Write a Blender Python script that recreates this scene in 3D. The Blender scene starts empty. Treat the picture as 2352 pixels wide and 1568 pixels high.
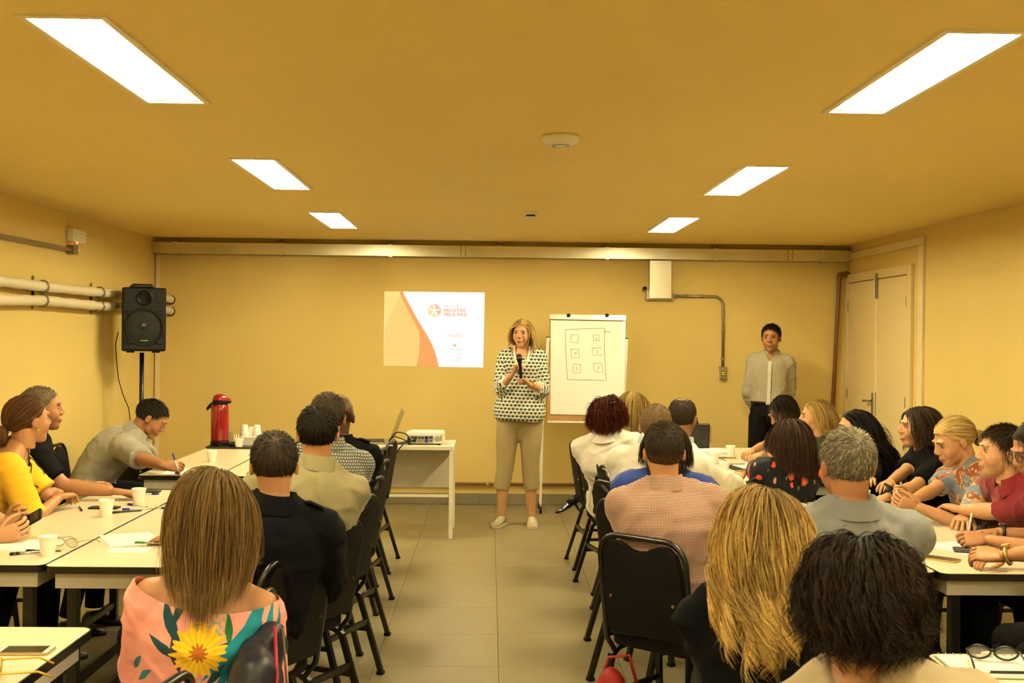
import bpy, bmesh, math, random
import numpy as np
from mathutils import Vector, Matrix

# ------------------------------------------------------------------ camera, world, exposure
SC = bpy.context.scene
COL = SC.collection
CAM_H = 1.6
YAW, PITCH, ROLL, FPX = .01939, -.00364, .01111, 2610.0
_f = Vector((math.sin(YAW) * math.cos(PITCH), math.cos(YAW) * math.cos(PITCH), math.sin(PITCH)))
_r = Vector((math.cos(YAW), -math.sin(YAW), 0))
_u = _r.cross(_f)
CR = math.cos(ROLL) * _r + math.sin(ROLL) * _u
CU = -math.sin(ROLL) * _r + math.cos(ROLL) * _u
cam_d = bpy.data.cameras.new('camera')
cam_d.sensor_width = 36
cam_d.sensor_fit = 'HORIZONTAL'
cam_d.lens = 36 * FPX / 2352
cam_d.clip_start = .05
cam_d.dof.use_dof = True
cam_d.dof.focus_distance = 6.5
cam_d.dof.aperture_fstop = 9
cam = bpy.data.objects.new('camera', cam_d)
COL.objects.link(cam)
cam.matrix_world = Matrix(((CR.x, CU.x, -_f.x, 0), (CR.y, CU.y, -_f.y, 0), (CR.z, CU.z, -_f.z, CAM_H), (0, 0, 0, 1)))
SC.camera = cam

W = bpy.data.worlds.new('world')
SC.world = W
W.use_nodes = True
W.node_tree.nodes['Background'].inputs[0].default_value = (.02, .016, .01, 1)
W.node_tree.nodes['Background'].inputs[1].default_value = .3
SC.view_settings.view_transform = 'Standard'
SC.view_settings.look = 'None'
SC.view_settings.gamma = 1
SC.view_settings.use_curve_mapping = False
SC.view_settings.exposure = 1.43
LAMP_COLOR = (1.0, .865, .50)
LAMP_POWER = 70.0
SC.cycles.max_bounces = 8
SC.cycles.diffuse_bounces = 5
SC.cycles.glossy_bounces = 3
SC.cycles.transparent_max_bounces = 8
SC.cycles.caustics_reflective = False
SC.cycles.caustics_refractive = False
SC.cycles.use_denoising = True

def at(px, py, Y):
    """the point at distance Y down the room that the photograph shows at a pixel"""
    d = _f + CR * ((px - 1176) / FPX) - CU * ((py - 784) / FPX)
    return Vector((0, 0, CAM_H)) + d * (Y / d.y)

def on(px, py, z):
    """the same on a horizontal plane"""
    d = _f + CR * ((px - 1176) / FPX) - CU * ((py - 784) / FPX)
    return Vector((0, 0, CAM_H)) + d * ((z - CAM_H) / d.z)

H, XL, XR, YB, YF = 2.507, -3.19, 3.44, 10.87, -2.6
RNG = random.Random(7)

# ------------------------------------------------------------------ materials
def srgb(r, g, b):
    f = lambda c: (c / 255 / 12.92) if c / 255 <= .04045 else ((c / 255 + .055) / 1.055) ** 2.4
    return (f(r), f(g), f(b))

class S:
    """a node socket with arithmetic"""
    def __init__(s, g, k): s.g, s.k = g, k
    def __add__(s, o): return s.g.m('ADD', s, o)
    def __radd__(s, o): return s.g.m('ADD', o, s)
    def __sub__(s, o): return s.g.m('SUBTRACT', s, o)
    def __rsub__(s, o): return s.g.m('SUBTRACT', o, s)
    def __mul__(s, o): return s.g.m('MULTIPLY', s, o)
    def __rmul__(s, o): return s.g.m('MULTIPLY', o, s)
    def __truediv__(s, o): return s.g.m('DIVIDE', s, o)
    def __lt__(s, o): return s.g.m('LESS_THAN', s, o)
    def __gt__(s, o): return s.g.m('GREATER_THAN', s, o)
    def frac(s): return s.g.m('FRACT', s)
    def floor(s): return s.g.m('FLOOR', s)
    def abs(s): return s.g.m('ABSOLUTE', s)
    def sin(s): return s.g.m('SINE', s)
    def sqrt(s): return s.g.m('SQRT', s)
    def mod(s, o): return s.g.m('FLOORED_MODULO', s, o)
    def min(s, o): return s.g.m('MINIMUM', s, o)
    def max(s, o): return s.g.m('MAXIMUM', s, o)

class Mt:
    def __init__(s, name, color=(.8, .8, .8), rough=.6, metal=0, spec=.4, emit=None, strength=0, coat=0, sheen=0, trans=0, alpha=1):
        s.m_ = bpy.data.materials.new(name)
        s.m_.use_nodes = True
        s.nt = s.m_.node_tree
        s.b = s.nt.nodes['Principled BSDF']
        s.b.inputs['Base Color'].default_value = (*color, 1)
        s.b.inputs['Roughness'].default_value = rough
        s.b.inputs['Metallic'].default_value = metal
        s.b.inputs['Specular IOR Level'].default_value = spec
        s.b.inputs['Coat Weight'].default_value = coat
        s.b.inputs['Sheen Weight'].default_value = sheen
        s.b.inputs['Transmission Weight'].default_value = trans
        s.b.inputs['Alpha'].default_value = alpha
        if emit:
            s.b.inputs['Emission Color'].default_value = (*emit, 1)
            s.b.inputs['Emission Strength'].default_value = strength
    def n(s, t, **kw):
        nd = s.nt.nodes.new(t)
        for k, v in kw.items(): setattr(nd, k, v)
        return nd
    def put(s, sock, v):
        if isinstance(v, S): s.nt.links.new(v.k, sock)
        elif hasattr(v, 'is_output'): s.nt.links.new(v, sock)
        elif isinstance(v, (tuple, list)) and len(v) == 3 and sock.type == 'RGBA': sock.default_value = (*v, 1)
        else: sock.default_value = v
    def m(s, op, a, b=None, c=None):
        nd = s.n('ShaderNodeMath', operation=op)
        for i, v in enumerate((a, b, c)):
            if v is not None: s.put(nd.inputs[i], v)
        return S(s, nd.outputs[0])
    def mix(s, fac, a, b):
        nd = s.n('ShaderNodeMix', data_type='RGBA')
        s.put(nd.inputs[0], fac); s.put(nd.inputs[6], a); s.put(nd.inputs[7], b)
        return S(s, nd.outputs[2])
    def coord(s, kind='Object'):
        return s.n('ShaderNodeTexCoord').outputs[kind]
    def attr(s, name):
        return s.n('ShaderNodeAttribute', attribute_name=name)
    def xyz(s, v):
        nd = s.n('ShaderNodeSeparateXYZ'); s.put(nd.inputs[0], v)
        return [S(s, o) for o in nd.outputs]
    def vec(s, x, y, z=0.0):
        nd = s.n('ShaderNodeCombineXYZ')
        for i, v in enumerate((x, y, z)): s.put(nd.inputs[i], v)
        return S(s, nd.outputs[0])
    def scale(s, v, sc):
        nd = s.n('ShaderNodeMapping'); s.put(nd.inputs[0], v); nd.inputs['Scale'].default_value = sc
        return S(s, nd.outputs[0])
    def noise(s, v, sc=5, det=3, rough=.5):
        nd = s.n('ShaderNodeTexNoise'); s.put(nd.inputs['Vector'], v)
        nd.inputs['Scale'].default_value = sc; nd.inputs['Detail'].default_value = det; nd.inputs['Roughness'].default_value = rough
        return S(s, nd.outputs[0])
    def voro(s, v, sc=5, feature='F1', out=0):
        nd = s.n('ShaderNodeTexVoronoi', feature=feature); s.put(nd.inputs['Vector'], v)
        nd.inputs['Scale'].default_value = sc
        return S(s, nd.outputs[out])
    def rand(s): return S(s, s.n('ShaderNodeObjectInfo').outputs['Random'])
    def ramp(s, fac, stops):
        nd = s.n('ShaderNodeValToRGB'); s.put(nd.inputs[0], fac)
        e = nd.color_ramp.elements
        while len(e) < len(stops): e.new(.5)
        for el, (p, c) in zip(e, stops): el.position = p; el.color = (*c, 1)
        return S(s, nd.outputs[0])
    def color(s, v): s.put(s.b.inputs['Base Color'], v); return s
    def rough(s, v): s.put(s.b.inputs['Roughness'], v); return s
    def bump(s, h, strength=.2, dist=.01):
        nd = s.n('ShaderNodeBump'); nd.inputs['Strength'].default_value = strength; nd.inputs['Distance'].default_value = dist
        s.put(nd.inputs['Height'], h); s.nt.links.new(nd.outputs[0], s.b.inputs['Normal'])
        return s

MATS = {}
def plain(name, color, rough=.6, metal=0, spec=.4, var=.06, nscale=8, bump=0, **kw):
    """a procedural material with slight tone variation and fine relief"""
    if name in MATS: return MATS[name].m_
    g = Mt(name, color, rough, metal, spec, **kw)
    v = g.coord('Object')
    nz = g.noise(v, nscale, 4)
    lo = tuple(c * (1 - var) for c in color); hi = tuple(min(1, c * (1 + var)) for c in color)
    g.color(g.mix(nz, lo, hi))
    if bump: g.bump(g.noise(v, nscale * 12, 3), bump, .002)
    MATS[name] = g
    return g.m_

# ------------------------------------------------------------------ mesh helpers
class MB:
    def __init__(s): s.v, s.f, s.mi = [], [], []
    def add(s, vs, fs, mi=0):
        o = len(s.v)
        s.v.extend([tuple(x) for x in vs]); s.f.extend([tuple(i + o for i in f) for f in fs]); s.mi.extend([mi] * len(fs))
        return s
    def box(s, x0, x1, y0, y1, z0, z1, mi=0, M=None):
        vs = [Vector((x, y, z)) for z in (z0, z1) for y in (y0, y1) for x in (x0, x1)]
        if M is not None: vs = [M @ v for v in vs]
        return s.add(vs, [(0, 2, 3, 1), (4, 5, 7, 6), (0, 1, 5, 4), (2, 6, 7, 3), (0, 4, 6, 2), (1, 3, 7, 5)], mi)
    def loft(s, rings, mi=0, cap=True, close=True):
        n = len(rings[0]); vs = [p for r in rings for p in r]; fs = []
        for a in range(len(rings) - 1):
            for i in range(n if close else n - 1):
                j = (i + 1) % n
                fs.append((a * n + i, a * n + j, (a + 1) * n + j, (a + 1) * n + i))
        if cap and close:
            fs.append(tuple(range(n - 1, -1, -1))); fs.append(tuple((len(rings) - 1) * n + i for i in range(n)))
        return s.add(vs, fs, mi)
    def tube(s, path, r, n=8, mi=0, flat=1.0, cap=True, square=False):
        P = [Vector(p) for p in path]
        rs = r if isinstance(r, (list, tuple)) else [r] * len(P)
        rings = []; up = None
        for i, p in enumerate(P):
            d = (P[min(i + 1, len(P) - 1)] - P[max(i - 1, 0)]).normalized()
            if up is None:
                up = Vector((0, 0, 1)) if abs(d.z) < .9 else Vector((0, 1, 0))
            a = d.cross(up).normalized(); up = a.cross(d).normalized()
            off = math.pi / 4 if square else 0
            k = 4 if square else n
            rr = rs[i] * (1.414 if square else 1)
            rings.append([p + a * (rr * math.cos(2 * math.pi * j / k + off)) + up * (rr * flat * math.sin(2 * math.pi * j / k + off)) for j in range(k)])
        return s.loft(rings, mi, cap)
    def lathe(s, prof, n=20, c=(0, 0, 0), mi=0, cap=True):
        c = Vector(c)
        return s.loft([[c + Vector((r * math.cos(2 * math.pi * j / n), r * math.sin(2 * math.pi * j / n), z)) for j in range(n)] for r, z in prof], mi, cap)
    def prism(s, pts, z0, z1, mi=0, M=None):
        r = [[Vector((x, y, z)) for x, y in pts] for z in (z0, z1)]
        if M is not None: r = [[M @ p for p in q] for q in r]
        return s.loft(r, mi)
    def ball(s, c, r, nu=10, nv=8, mi=0, M=None):
        c = Vector(c); r = Vector(r) if not isinstance(r, (int, float)) else Vector((r, r, r))
        rings = []
        for i in range(1, nv):
            t = math.pi * i / nv
            ring = [Vector((r.x * math.sin(t) * math.cos(2 * math.pi * j / nu), r.y * math.sin(t) * math.sin(2 * math.pi * j / nu), -r.z * math.cos(t))) for j in range(nu)]
            rings.append([(M @ p if M is not None else p) + c for p in ring])
        o = len(s.v); s.loft(rings, mi, cap=False)
        lo = Vector((0, 0, -r.z)); hi = Vector((0, 0, r.z))
        if M is not None: lo, hi = M @ lo, M @ hi
        s.v.append(tuple(lo + c)); s.v.append(tuple(hi + c)); b = len(s.v)
        last = o + (nv - 2) * nu
        for j in range(nu):
            k = (j + 1) % nu
            s.f.append((b - 2, o + k, o + j)); s.f.append((b - 1, last + j, last + k)); s.mi += [mi, mi]
        return s
    def build(s, name, mats, parent=None, smooth=False, bevel=0, seg=2, loc=None, auto=None):
        me = bpy.data.meshes.new(name)
        me.from_pydata(s.v, [], s.f)
        for m in (mats if isinstance(mats, (list, tuple)) else [mats]): me.materials.append(m)
        if len(set(s.mi)) > 1: me.polygons.foreach_set('material_index', s.mi)
        bm = bmesh.new(); bm.from_mesh(me)
        if bevel:
            bmesh.ops.bevel(bm, geom=[e for e in bm.edges if e.calc_face_angle(0) > .5], offset=bevel, segments=seg, profile=.6, affect='EDGES', clamp_overlap=True)
        bmesh.ops.recalc_face_normals(bm, faces=bm.faces)
        if auto is not None:
            for e in bm.edges: e.smooth = e.calc_face_angle(0) < auto
        bm.to_mesh(me); bm.free()
        if smooth or auto is not None: me.shade_smooth() if auto is None else me.polygons.foreach_set('use_smooth', [True] * len(me.polygons))
        return put(name, me, parent, loc)

def put(name, me, parent=None, loc=None):
    o = bpy.data.objects.new(name, me); COL.objects.link(o)
    if loc is not None: o.location = loc
    if parent is not None: o.parent = parent
    return o

def tag(o, label=None, cat=None, group=None, kind=None):
    if label: o['label'] = label
    if cat: o['category'] = cat
    if group: o['group'] = group
    if kind: o['kind'] = kind
    return o

def thing(name, label, cat, loc=(0, 0, 0), rotz=0, group=None):
    o = bpy.data.objects.new(name, None); COL.objects.link(o)
    o.empty_display_size = .05
    o.location = loc; o.rotation_euler = (0, 0, rotz)
    return tag(o, label, cat, group)

def struct(o, label=None, cat=None):
    return tag(o, label, cat, kind='structure')

def copy_tree(o, parent=None):
    c = o.copy(); COL.objects.link(c); c.parent = parent
    for ch in list(o.children): copy_tree(ch, c)
    return c

def arc(cx, cy, r, a0, a1, n):
    return [(cx + r * math.cos(a0 + (a1 - a0) * i / n), cy + r * math.sin(a0 + (a1 - a0) * i / n)) for i in range(n + 1)]

def rrect(x0, x1, y0, y1, r, n=4):
    p = math.pi
    return (arc(x1 - r, y1 - r, r, 0, p / 2, n) + arc(x0 + r, y1 - r, r, p / 2, p, n) + arc(x0 + r, y0 + r, r, p, 1.5 * p, n) + arc(x1 - r, y0 + r, r, 1.5 * p, 2 * p, n))

def text(name, body, size, M, mat, parent, align='LEFT', bold=0, spacing=1.0, width=None):
    cu = bpy.data.curves.new(name, 'FONT')
    cu.body = body; cu.size = size; cu.align_x = align; cu.offset = bold; cu.space_character = spacing; cu.extrude = .0006
    cu.resolution_u = 3
    o = bpy.data.objects.new(name + '_tmp', cu); COL.objects.link(o)
    me = bpy.data.meshes.new_from_object(o.evaluated_get(bpy.context.evaluated_depsgraph_get()))
    bpy.data.objects.remove(o)
    sx = 1.0
    if width:
        xs = [v.co.x for v in me.vertices]; sx = width / (max(xs) - min(xs))
    me.transform(M @ Matrix.Diagonal((sx, 1, 1, 1)))
    me.materials.clear(); me.materials.append(mat)
    return put(name, me, parent)

_old_build = MB.build
def _build(s, name, mats, parent=None, smooth=False, bevel=0, seg=2, loc=None, auto=None, org=None):
    if org is not None:
        o = Vector(org); s.v = [(a - o.x, b - o.y, c - o.z) for a, b, c in s.v]
    return _old_build(s, name, mats, parent, smooth, bevel, seg, loc, auto)
MB.build = _build

# ------------------------------------------------------------------ the room
WALL_C = (.66, .505, .175)
def wall_mat(name, col):
    g = Mt(name, col, .75, spec=.25)
    v = g.coord('Object')
    n1 = g.noise(v, .9, 4); n2 = g.noise(v, 140, 2)
    g.color(g.mix(n1, tuple(c * .95 for c in col), tuple(c * 1.04 for c in col)))
    g.bump(n2, .12, .002)
    return g.m_
M_wall = wall_mat('painted_wall', WALL_C)
M_ceil = wall_mat('painted_ceiling', (.82, .64, .245))
M_white = plain('white_plastic', (.78, .76, .70), .4)
M_trim = plain('trunking', (.72, .60, .36), .45)
M_galv = None
def galv():
    g = Mt('galvanised', (.5, .48, .4), .38, metal=.9)
    v = g.coord('Object')
    sp = g.voro(v, 55, out=1)
    nz = g.noise(v, 3, 4)
    g.color(g.mix(nz, (.48, .45, .35), (.78, .74, .60)))
    g.rough(.26 + .16 * g.noise(v, 40, 2))
    return g.m_
M_galv = galv()
M_dark = plain('dark_gap', (.015, .013, .01), .8)
M_black = plain('black_metal', (.006, .0055, .005), .32, spec=.5)
M_blackp = plain('black_plastic', (.004, .0037, .0034), .45, spec=.25)

T = .12
def wbox(name, *b):
    o = MB().box(*b).build(name, M_wall); return struct(o)
wbox('wall_back', XL - T, XR + T, YB, YB + T, -.05, H + .15)
wbox('wall_left', XL - T, XL, YF, YB, -.05, H + .15)
wbox('wall_right', XR, XR + T, YF, YB, -.05, H + .15)
wbox('wall_front', XL - T, XR + T, YF - T, YF, -.05, H + .15)

# recessed lights: openings cut through the ceiling
LX = [(-1.235, 'left'), (1.435, 'right')]
LY = [9.0, 6.48, 3.88, 1.30, -1.28]
OW, OL = .215, 1.17
holes = [(x - OW / 2, x + OW / 2, y - OL / 2, y + OL / 2) for x, _ in LX for y in LY]
xs = sorted({XL - T, XR + T, *[h[0] for h in holes], *[h[1] for h in holes]})
ys = sorted({YF - T, YB + T, *[h[2] for h in holes], *[h[3] for h in holes]})
mb = MB()
for i in range(len(xs) - 1):
    for j in range(len(ys) - 1):
        cx, cy = (xs[i] + xs[i + 1]) / 2, (ys[j] + ys[j + 1]) / 2
        if any(h[0] < cx < h[1] and h[2] < cy < h[3] for h in holes): continue
        mb.add([(xs[i], ys[j], H), (xs[i + 1], ys[j], H), (xs[i + 1], ys[j + 1], H), (xs[i], ys[j + 1], H)], [(0, 3, 2, 1)])
oc = MB(); oc.v, oc.f, oc.mi = mb.v, mb.f, mb.mi
ceil = oc.build('ceiling', M_ceil)
bm = bmesh.new(); bm.from_mesh(ceil.data); bmesh.ops.remove_doubles(bm, verts=bm.verts, dist=1e-4)
for f in bm.faces:
    if f.normal.z > 0: f.normal_flip()
bm.to_mesh(ceil.data); bm.free()
struct(ceil)

M_refl = plain('reflector_white', (.85, .84, .80), .35)
g = Mt('lamp_tube_glow', (1, 1, 1), .5, emit=LAMP_COLOR, strength=LAMP_POWER); M_tube = g.m_
M_frame = plain('lamp_frame', (.80, .74, .58), .4)
NTH = {9.0: 'nearest the back wall', 6.48: 'second from the back wall', 3.88: 'largest and nearest in view', 1.30: 'over the foreground', -1.28: 'at the rear of the room'}
for lx, side in LX:
    for ly in LY:
        t = thing('ceiling_light', f'recessed fluorescent ceiling light, {side} row, {NTH[ly]}', 'ceiling light', (lx, ly, H), 0, 'recessed ceiling lights')
        w, l, d = OW / 2, OL / 2, .085
        mb = MB()
        for a, b, c, e in ((-w - .022, -w, -l - .025, l + .025), (w, w + .022, -l - .025, l + .025), (-w, w, -l - .025, -l), (-w, w, l, l + .025)):
            mb.box(a, b, c, e, -.007, .004)
        mb.build('frame', M_frame, t)
        mb = MB()
        for a, b, c, e, z0, z1 in ((-w - .004, -w, -l, l, .001, d), (w, w + .004, -l, l, .001, d), (-w, w, -l - .004, -l, .001, d), (-w, w, l, l + .004, .001, d), (-w - .004, w + .004, -l - .004, l + .004, d, d + .004)):
            mb.box(a, b, c, e, z0, z1)
        mb.add([(-.014, -l + .01, .05), (0, -l + .01, .03), (.014, -l + .01, .05), (-.014, l - .01, .05), (0, l - .01, .03), (.014, l - .01, .05)], [(0, 1, 4, 3), (1, 2, 5, 4), (2, 0, 3, 5), (0, 2, 1), (3, 4, 5)])
        mb.build('reflector', M_refl, t)
        for sx in (-.055, .055):
            MB().tube([(sx, -l + .03, .018), (sx, l - .03, .018)], .014, 8).build('tube', M_tube, t, smooth=True)
            for sy in (-1, 1):
                MB().box(sx - .016, sx + .016, sy * (l - .022) - .008, sy * (l - .022) + .008, .002, d).build('lamp_holder', M_white, t, bevel=.003)

# floor of 60 cm tiles
g = Mt('floor_tile', (.30, .275, .20), .3, spec=.45)
v = g.coord('Object'); rn = g.rand()
nz = g.noise(v, 6, 5)
fc = g.mix(nz, (.205, .172, .092), (.24, .20, .112))
fc = g.mix(rn * .18, fc, (.17, .142, .075))
g.color(fc); g.rough(.27 + .1 * g.noise(v, 18, 3)); M_tile = g.m_
M_grout = plain('grout', (.17, .14, .08), .85)
floor = MB().box(XL - T, XR + T, YF - T, YB + T, -.05, -.004).build('floor', M_grout); struct(floor)
GX, GY, TS, GAP = .0585, 9.118, .6, .0022
shared = {}
i0, i1 = math.floor((XL - GX) / TS), math.ceil((XR - GX) / TS)
j0, j1 = math.floor((YF - GY) / TS), math.ceil((YB - GY) / TS)
for i in range(i0, i1):
    for j in range(j0, j1):
        x0, x1 = max(GX + i * TS, XL), min(GX + (i + 1) * TS, XR)
        y0, y1 = max(GY + j * TS, YF), min(GY + (j + 1) * TS, YB)
        if x1 - x0 < .02 or y1 - y0 < .02: continue
        key = (round(x1 - x0, 3), round(y1 - y0, 3))
        if key not in shared:
            w, l = key[0] / 2 - GAP / 2, key[1] / 2 - GAP / 2
            tb = MB().box(-w, w, -l, l, -.0045, 0).build('tile', M_tile, floor, bevel=.001, seg=1)
            shared[key] = tb.data
        else:
            tb = put('tile', shared[key], floor)
        tb.location = ((x0 + x1) / 2, (y0 + y1) / 2, 0)

# skirting of cut tiles along the back wall
M_base = plain('skirting_tile', (.20, .175, .10), .4, nscale=3, var=.15)
bb = MB().box(XL, XR, YB - .004, YB, 0, .104).build('baseboard_back', M_grout); struct(bb)
for i in range(i0, i1):
    x0, x1 = max(GX - .15 + i * TS, XL), min(GX - .15 + (i + 1) * TS, XR)
    if x1 - x0 > .02:
        MB().box(x0 + .001, x1 - .001, YB - .014, YB - .004, .001, .106).build('skirting_tile', M_base, bb, bevel=.002, seg=1)
struct(MB().box(XL, XL + .012, YF, YB - .015, 0, .106).build('baseboard_left', M_base, bevel=.002))
struct(MB().box(XR - .012, XR, YF, 8.92, 0, .106).build('baseboard_right', M_base, bevel=.002))

# pale trunking on the walls
struct(MB().box(XL + .012, XL + .055, YB - .022, YB, .107, 2.354).build('trim_1', M_trim, bevel=.003), 'pale vertical cable trunking in the left back corner', 'trunking')
t2 = thing('trim_2', 'pale cable trunking framing the double door on the right wall', 'trunking', (XR, 8.98, 0)); t2['kind'] = 'structure'
MB().box(XR - .022, XR, 8.93, YB, 2.375, 2.437).build('trunk_run', M_trim, t2, bevel=.003, org=(XR, 8.98, 0))
MB().box(XR - .022, XR, 8.93, 9.03, 0, 2.373).build('trunk_drop', M_trim, t2, bevel=.003, org=(XR, 8.98, 0))

# double door
M_door = plain('door_paint', (.70, .56, .29), .38, nscale=2)
M_steel = plain('dull_steel', (.30, .27, .20), .35, metal=.8)
org = Vector((XR, 10.03, 0))
d1 = thing('door_1', 'cream double door with lever handle at the right back corner', 'door', org); d1['kind'] = 'structure'
mb = MB()
mb.box(XR - .03, XR, 9.16, 9.255, 0, 2.235).box(XR - .03, XR, 10.80, 10.865, 0, 2.235).box(XR - .03, XR, 9.255, 10.80, 2.155, 2.235)
mb.build('door_frame', M_door, d1, bevel=.004, org=org)
for a, b in ((9.262, 9.985), (9.992, 10.793)):
    lf = MB().box(XR - .022, XR - .001, a, b, .01, 2.147).build('door_leaf', M_door, d1, bevel=.003, org=org)
    hy = a + .004 if a < 9.5 else b - .004
    for hz in (1.93, 1.1, .25):
        MB().tube([(XR - .026, hy, hz - .045), (XR - .026, hy, hz + .045)], .006, 6).build('hinge', M_steel, lf, org=org)
MB().box(XR - .032, XR - .022, 9.97, 10.005, .01, 2.15).build('meeting_strip', plain('strip_paint', (.80, .68, .40), .3), d1, bevel=.003, org=org)
bo = MB().box(XR - .045, XR - .032, 9.955, 9.985, 1.98, 2.20).build('slide_bolt', M_steel, d1, bevel=.003, org=org)
MB().tube([(XR - .052, 9.97, 1.97), (XR - .052, 9.97, 2.17)], .006, 6).build('bolt_rod', M_white, bo, org=org)
hp = MB().box(XR - .030, XR - .022, 10.05, 10.085, .94, 1.14).build('handle_plate', M_steel, d1, bevel=.003, org=org)
MB().tube([(XR - .03, 10.067, 1.07), (XR - .07, 10.067, 1.07), (XR - .072, 10.08, 1.07), (XR - .07, 10.19, 1.065)], .009, 8).build('lever_handle', M_steel, hp, smooth=True, org=org)
MB().box(XR - .034, XR - .031, 9.968, 9.974, .94, 1.15).build('lock_slot', M_dark, d1, org=org)

# galvanised cable tray under the ceiling
org = Vector((0.1, YB, 2.355))
tr = thing('cable_tray', 'galvanised metal cable tray running along the top of the back wall', 'cable tray', org)
DY = .10
mb = MB()
mb.box(XL + .002, XR - .002, YB - DY, YB - DY + .003, 2.357, 2.462).box(XL + .002, XR - .002, YB - DY + .003, YB - .001, 2.357, 2.36).box(XL + .002, XR - .002, YB - .004, YB - .001, 2.36, 2.462)
mb.build('tray_channel', M_galv, tr, org=org)
for px in (404, 645, 897, 1146, 1395, 1643, 1890):
    x = at(px, 575, YB - DY).x
    mb = MB().box(x - .017, x + .017, YB - DY - .005, YB - DY - .0005, 2.352, 2.466).box(x - .017, x + .017, YB - DY - .005, YB - .002, 2.349, 2.354)
    mb.add([(x - .03, YB - DY - .004, 2.464), (x + .015, YB - DY - .004, 2.464), (x + .006, YB - .03, H - .001), (x - .01, YB - .03, H - .001), (x - .03, YB - .02, 2.464), (x + .015, YB - .02, 2.464)], [(0, 1, 2, 3), (0, 4, 5, 1), (4, 3, 2, 5), (0, 3, 4), (1, 5, 2)])
    mb.build('hanger_strap', M_galv, tr, org=org)
for px in (1064, 1815):
    x = at(px, 580, YB - DY).x
    jp = MB().box(x - .045, x + .045, YB - DY - .003, YB - DY - .0005, 2.36, 2.458).build('joint_plate', M_galv, tr, org=org)
    for sx in (-.022, .022):
        for k in range(4):
            z = 2.372 + k * .025
            MB().tube([(x + sx, YB - DY - .010, z), (x + sx, YB - DY - .002, z)], .008, 8).build('bolt', M_steel, jp, org=org)

# electrical box, conduit and wall sockets
org = Vector((1.615, YB, 1.98))
jb = thing('junction_box', 'galvanised electrical box hanging below the cable tray', 'electrical box', org)
MB().box(1.512, 1.722, YB - .085, YB - .001, 1.985, 2.348).build('box_cover', M_galv, jb, bevel=.003, org=org)
MB().box(1.485, 1.745, YB - .055, YB - .001, 1.972, 2.06).build('flange', M_steel, jb, bevel=.003, org=org)
MB().tube([(1.725, YB - .04, 2.07), (1.728, YB - .04, 2.34)], .005, 6).build('earth_wire', M_steel, jb, org=org)
MB().ball((1.470, YB - .07, 2.083), (.022, .014, .016)).build('knob', M_blackp, jb, smooth=True, org=org)
org = Vector((2.0, YB, 1.4))
cd = thing('conduit', 'grey metal conduit bending from the electrical box down the wall', 'conduit', org)
path = [(1.742, YB - .02, 2.013), (2.10, YB - .02, 2.013)] + [(x, YB - .02, z) for x, z in [(2.14 + .09 * math.sin(a), 1.923 + .09 * math.cos(a)) for a in np.linspace(.1, math.pi / 2, 7)]] + [(2.232, YB - .02, 1.345)]
M_cond = plain('conduit_metal', (.33, .29, .20), .4, metal=.75)
MB().tube(path, .0135, 10).build('conduit_tube', M_cond, cd, smooth=True, org=org)
for c in ((1.76, 2.013, 0), (1.87, 2.013, 0), (2.02, 2.013, 0), (2.231, 1.87, 1), (2.231, 1.70, 1), (2.232, 1.42, 1)):
    x, z, vert = c
    e = .012
    MB().tube([(x - e * (1 - vert), YB - .02, z - e * vert), (x + e * (1 - vert), YB - .02, z + e * vert)], .018, 10).build('coupling', M_cond, cd, org=org)
org = Vector((2.232, YB, 1.22))
so = thing('wall_socket', 'small grey conduit socket box with two yellow outlets', 'socket', org)
MB().prism([(-.028, -.045), (.028, -.045), (.028, .04), (.034, .05), (.034, .06), (-.034, .06), (-.034, .05), (-.028, .04)], 0, .05, M=Matrix.Translation((2.232, YB - .001, 1.275)) @ Matrix.Rotation(math.pi / 2, 4, 'X') @ Matrix.Diagonal((1, 1.15, 1, 1))).build('socket_body', M_cond, so, bevel=.003, org=org)
MB().box(2.212, 2.252, YB - .054, YB - .05, 1.255, 1.30).build('socket_plate', M_dark, so, org=org)
for z in (1.262, 1.281):
    MB().box(2.215, 2.249, YB - .057, YB - .053, z, z + .013).build('outlet', plain('yellow_outlet', (.75, .62, .04), .4), so, org=org)

# brown pipes
M_pipe = plain('brown_pipe', (.20, .085, .03), .4, nscale=4)
org = Vector((3.30, YB - .05, 0))
pp = thing('drain_pipe', 'brown leaning drain pipe in the right back corner', 'pipe', org)
MB().tube([(3.255, YB - .04, 0.0), (3.34, YB - .04, 2.20), (3.347, YB - .04, 2.226), (3.365, YB - .04, 2.235), (3.395, YB - .04, 2.237), (XR - .002, YB - .04, 2.238)], .021, 10).build('pipe_run', M_pipe, pp, smooth=True, org=org)
MB().tube([(3.342, YB - .04, 2.205), (3.346, YB - .04, 2.232), (3.37, YB - .04, 2.237)], .027, 10).build('elbow', M_pipe, pp, smooth=True, org=org)
MB().tube([(3.400, YB - .04, 2.237), (3.420, YB - .04, 2.237)], .036, 10).build('wall_flange', M_pipe, pp, org=org)
org = Vector((0, YB, .2))
bp = thing('floor_pipe', 'thin brown water pipe running low along the back wall', 'pipe', org)
MB().tube([(-2.6, YB - .03, .2), (1.6, YB - .03, .2)], .014, 8).build('pipe_run', M_pipe, bp, smooth=True, org=org)
for px in (1335, 1120, 700):
    x = at(px, 1105, YB - .03).x
    MB().box(x - .012, x + .012, YB - .048, YB - .001, .185, .225).build('pipe_clip', M_galv, bp, bevel=.004, org=org)
MB().tube([(.885, YB - .05, .2), (.885, YB - .05, .26)], .012, 8).build('valve', M_galv, bp, org=org)

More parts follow.
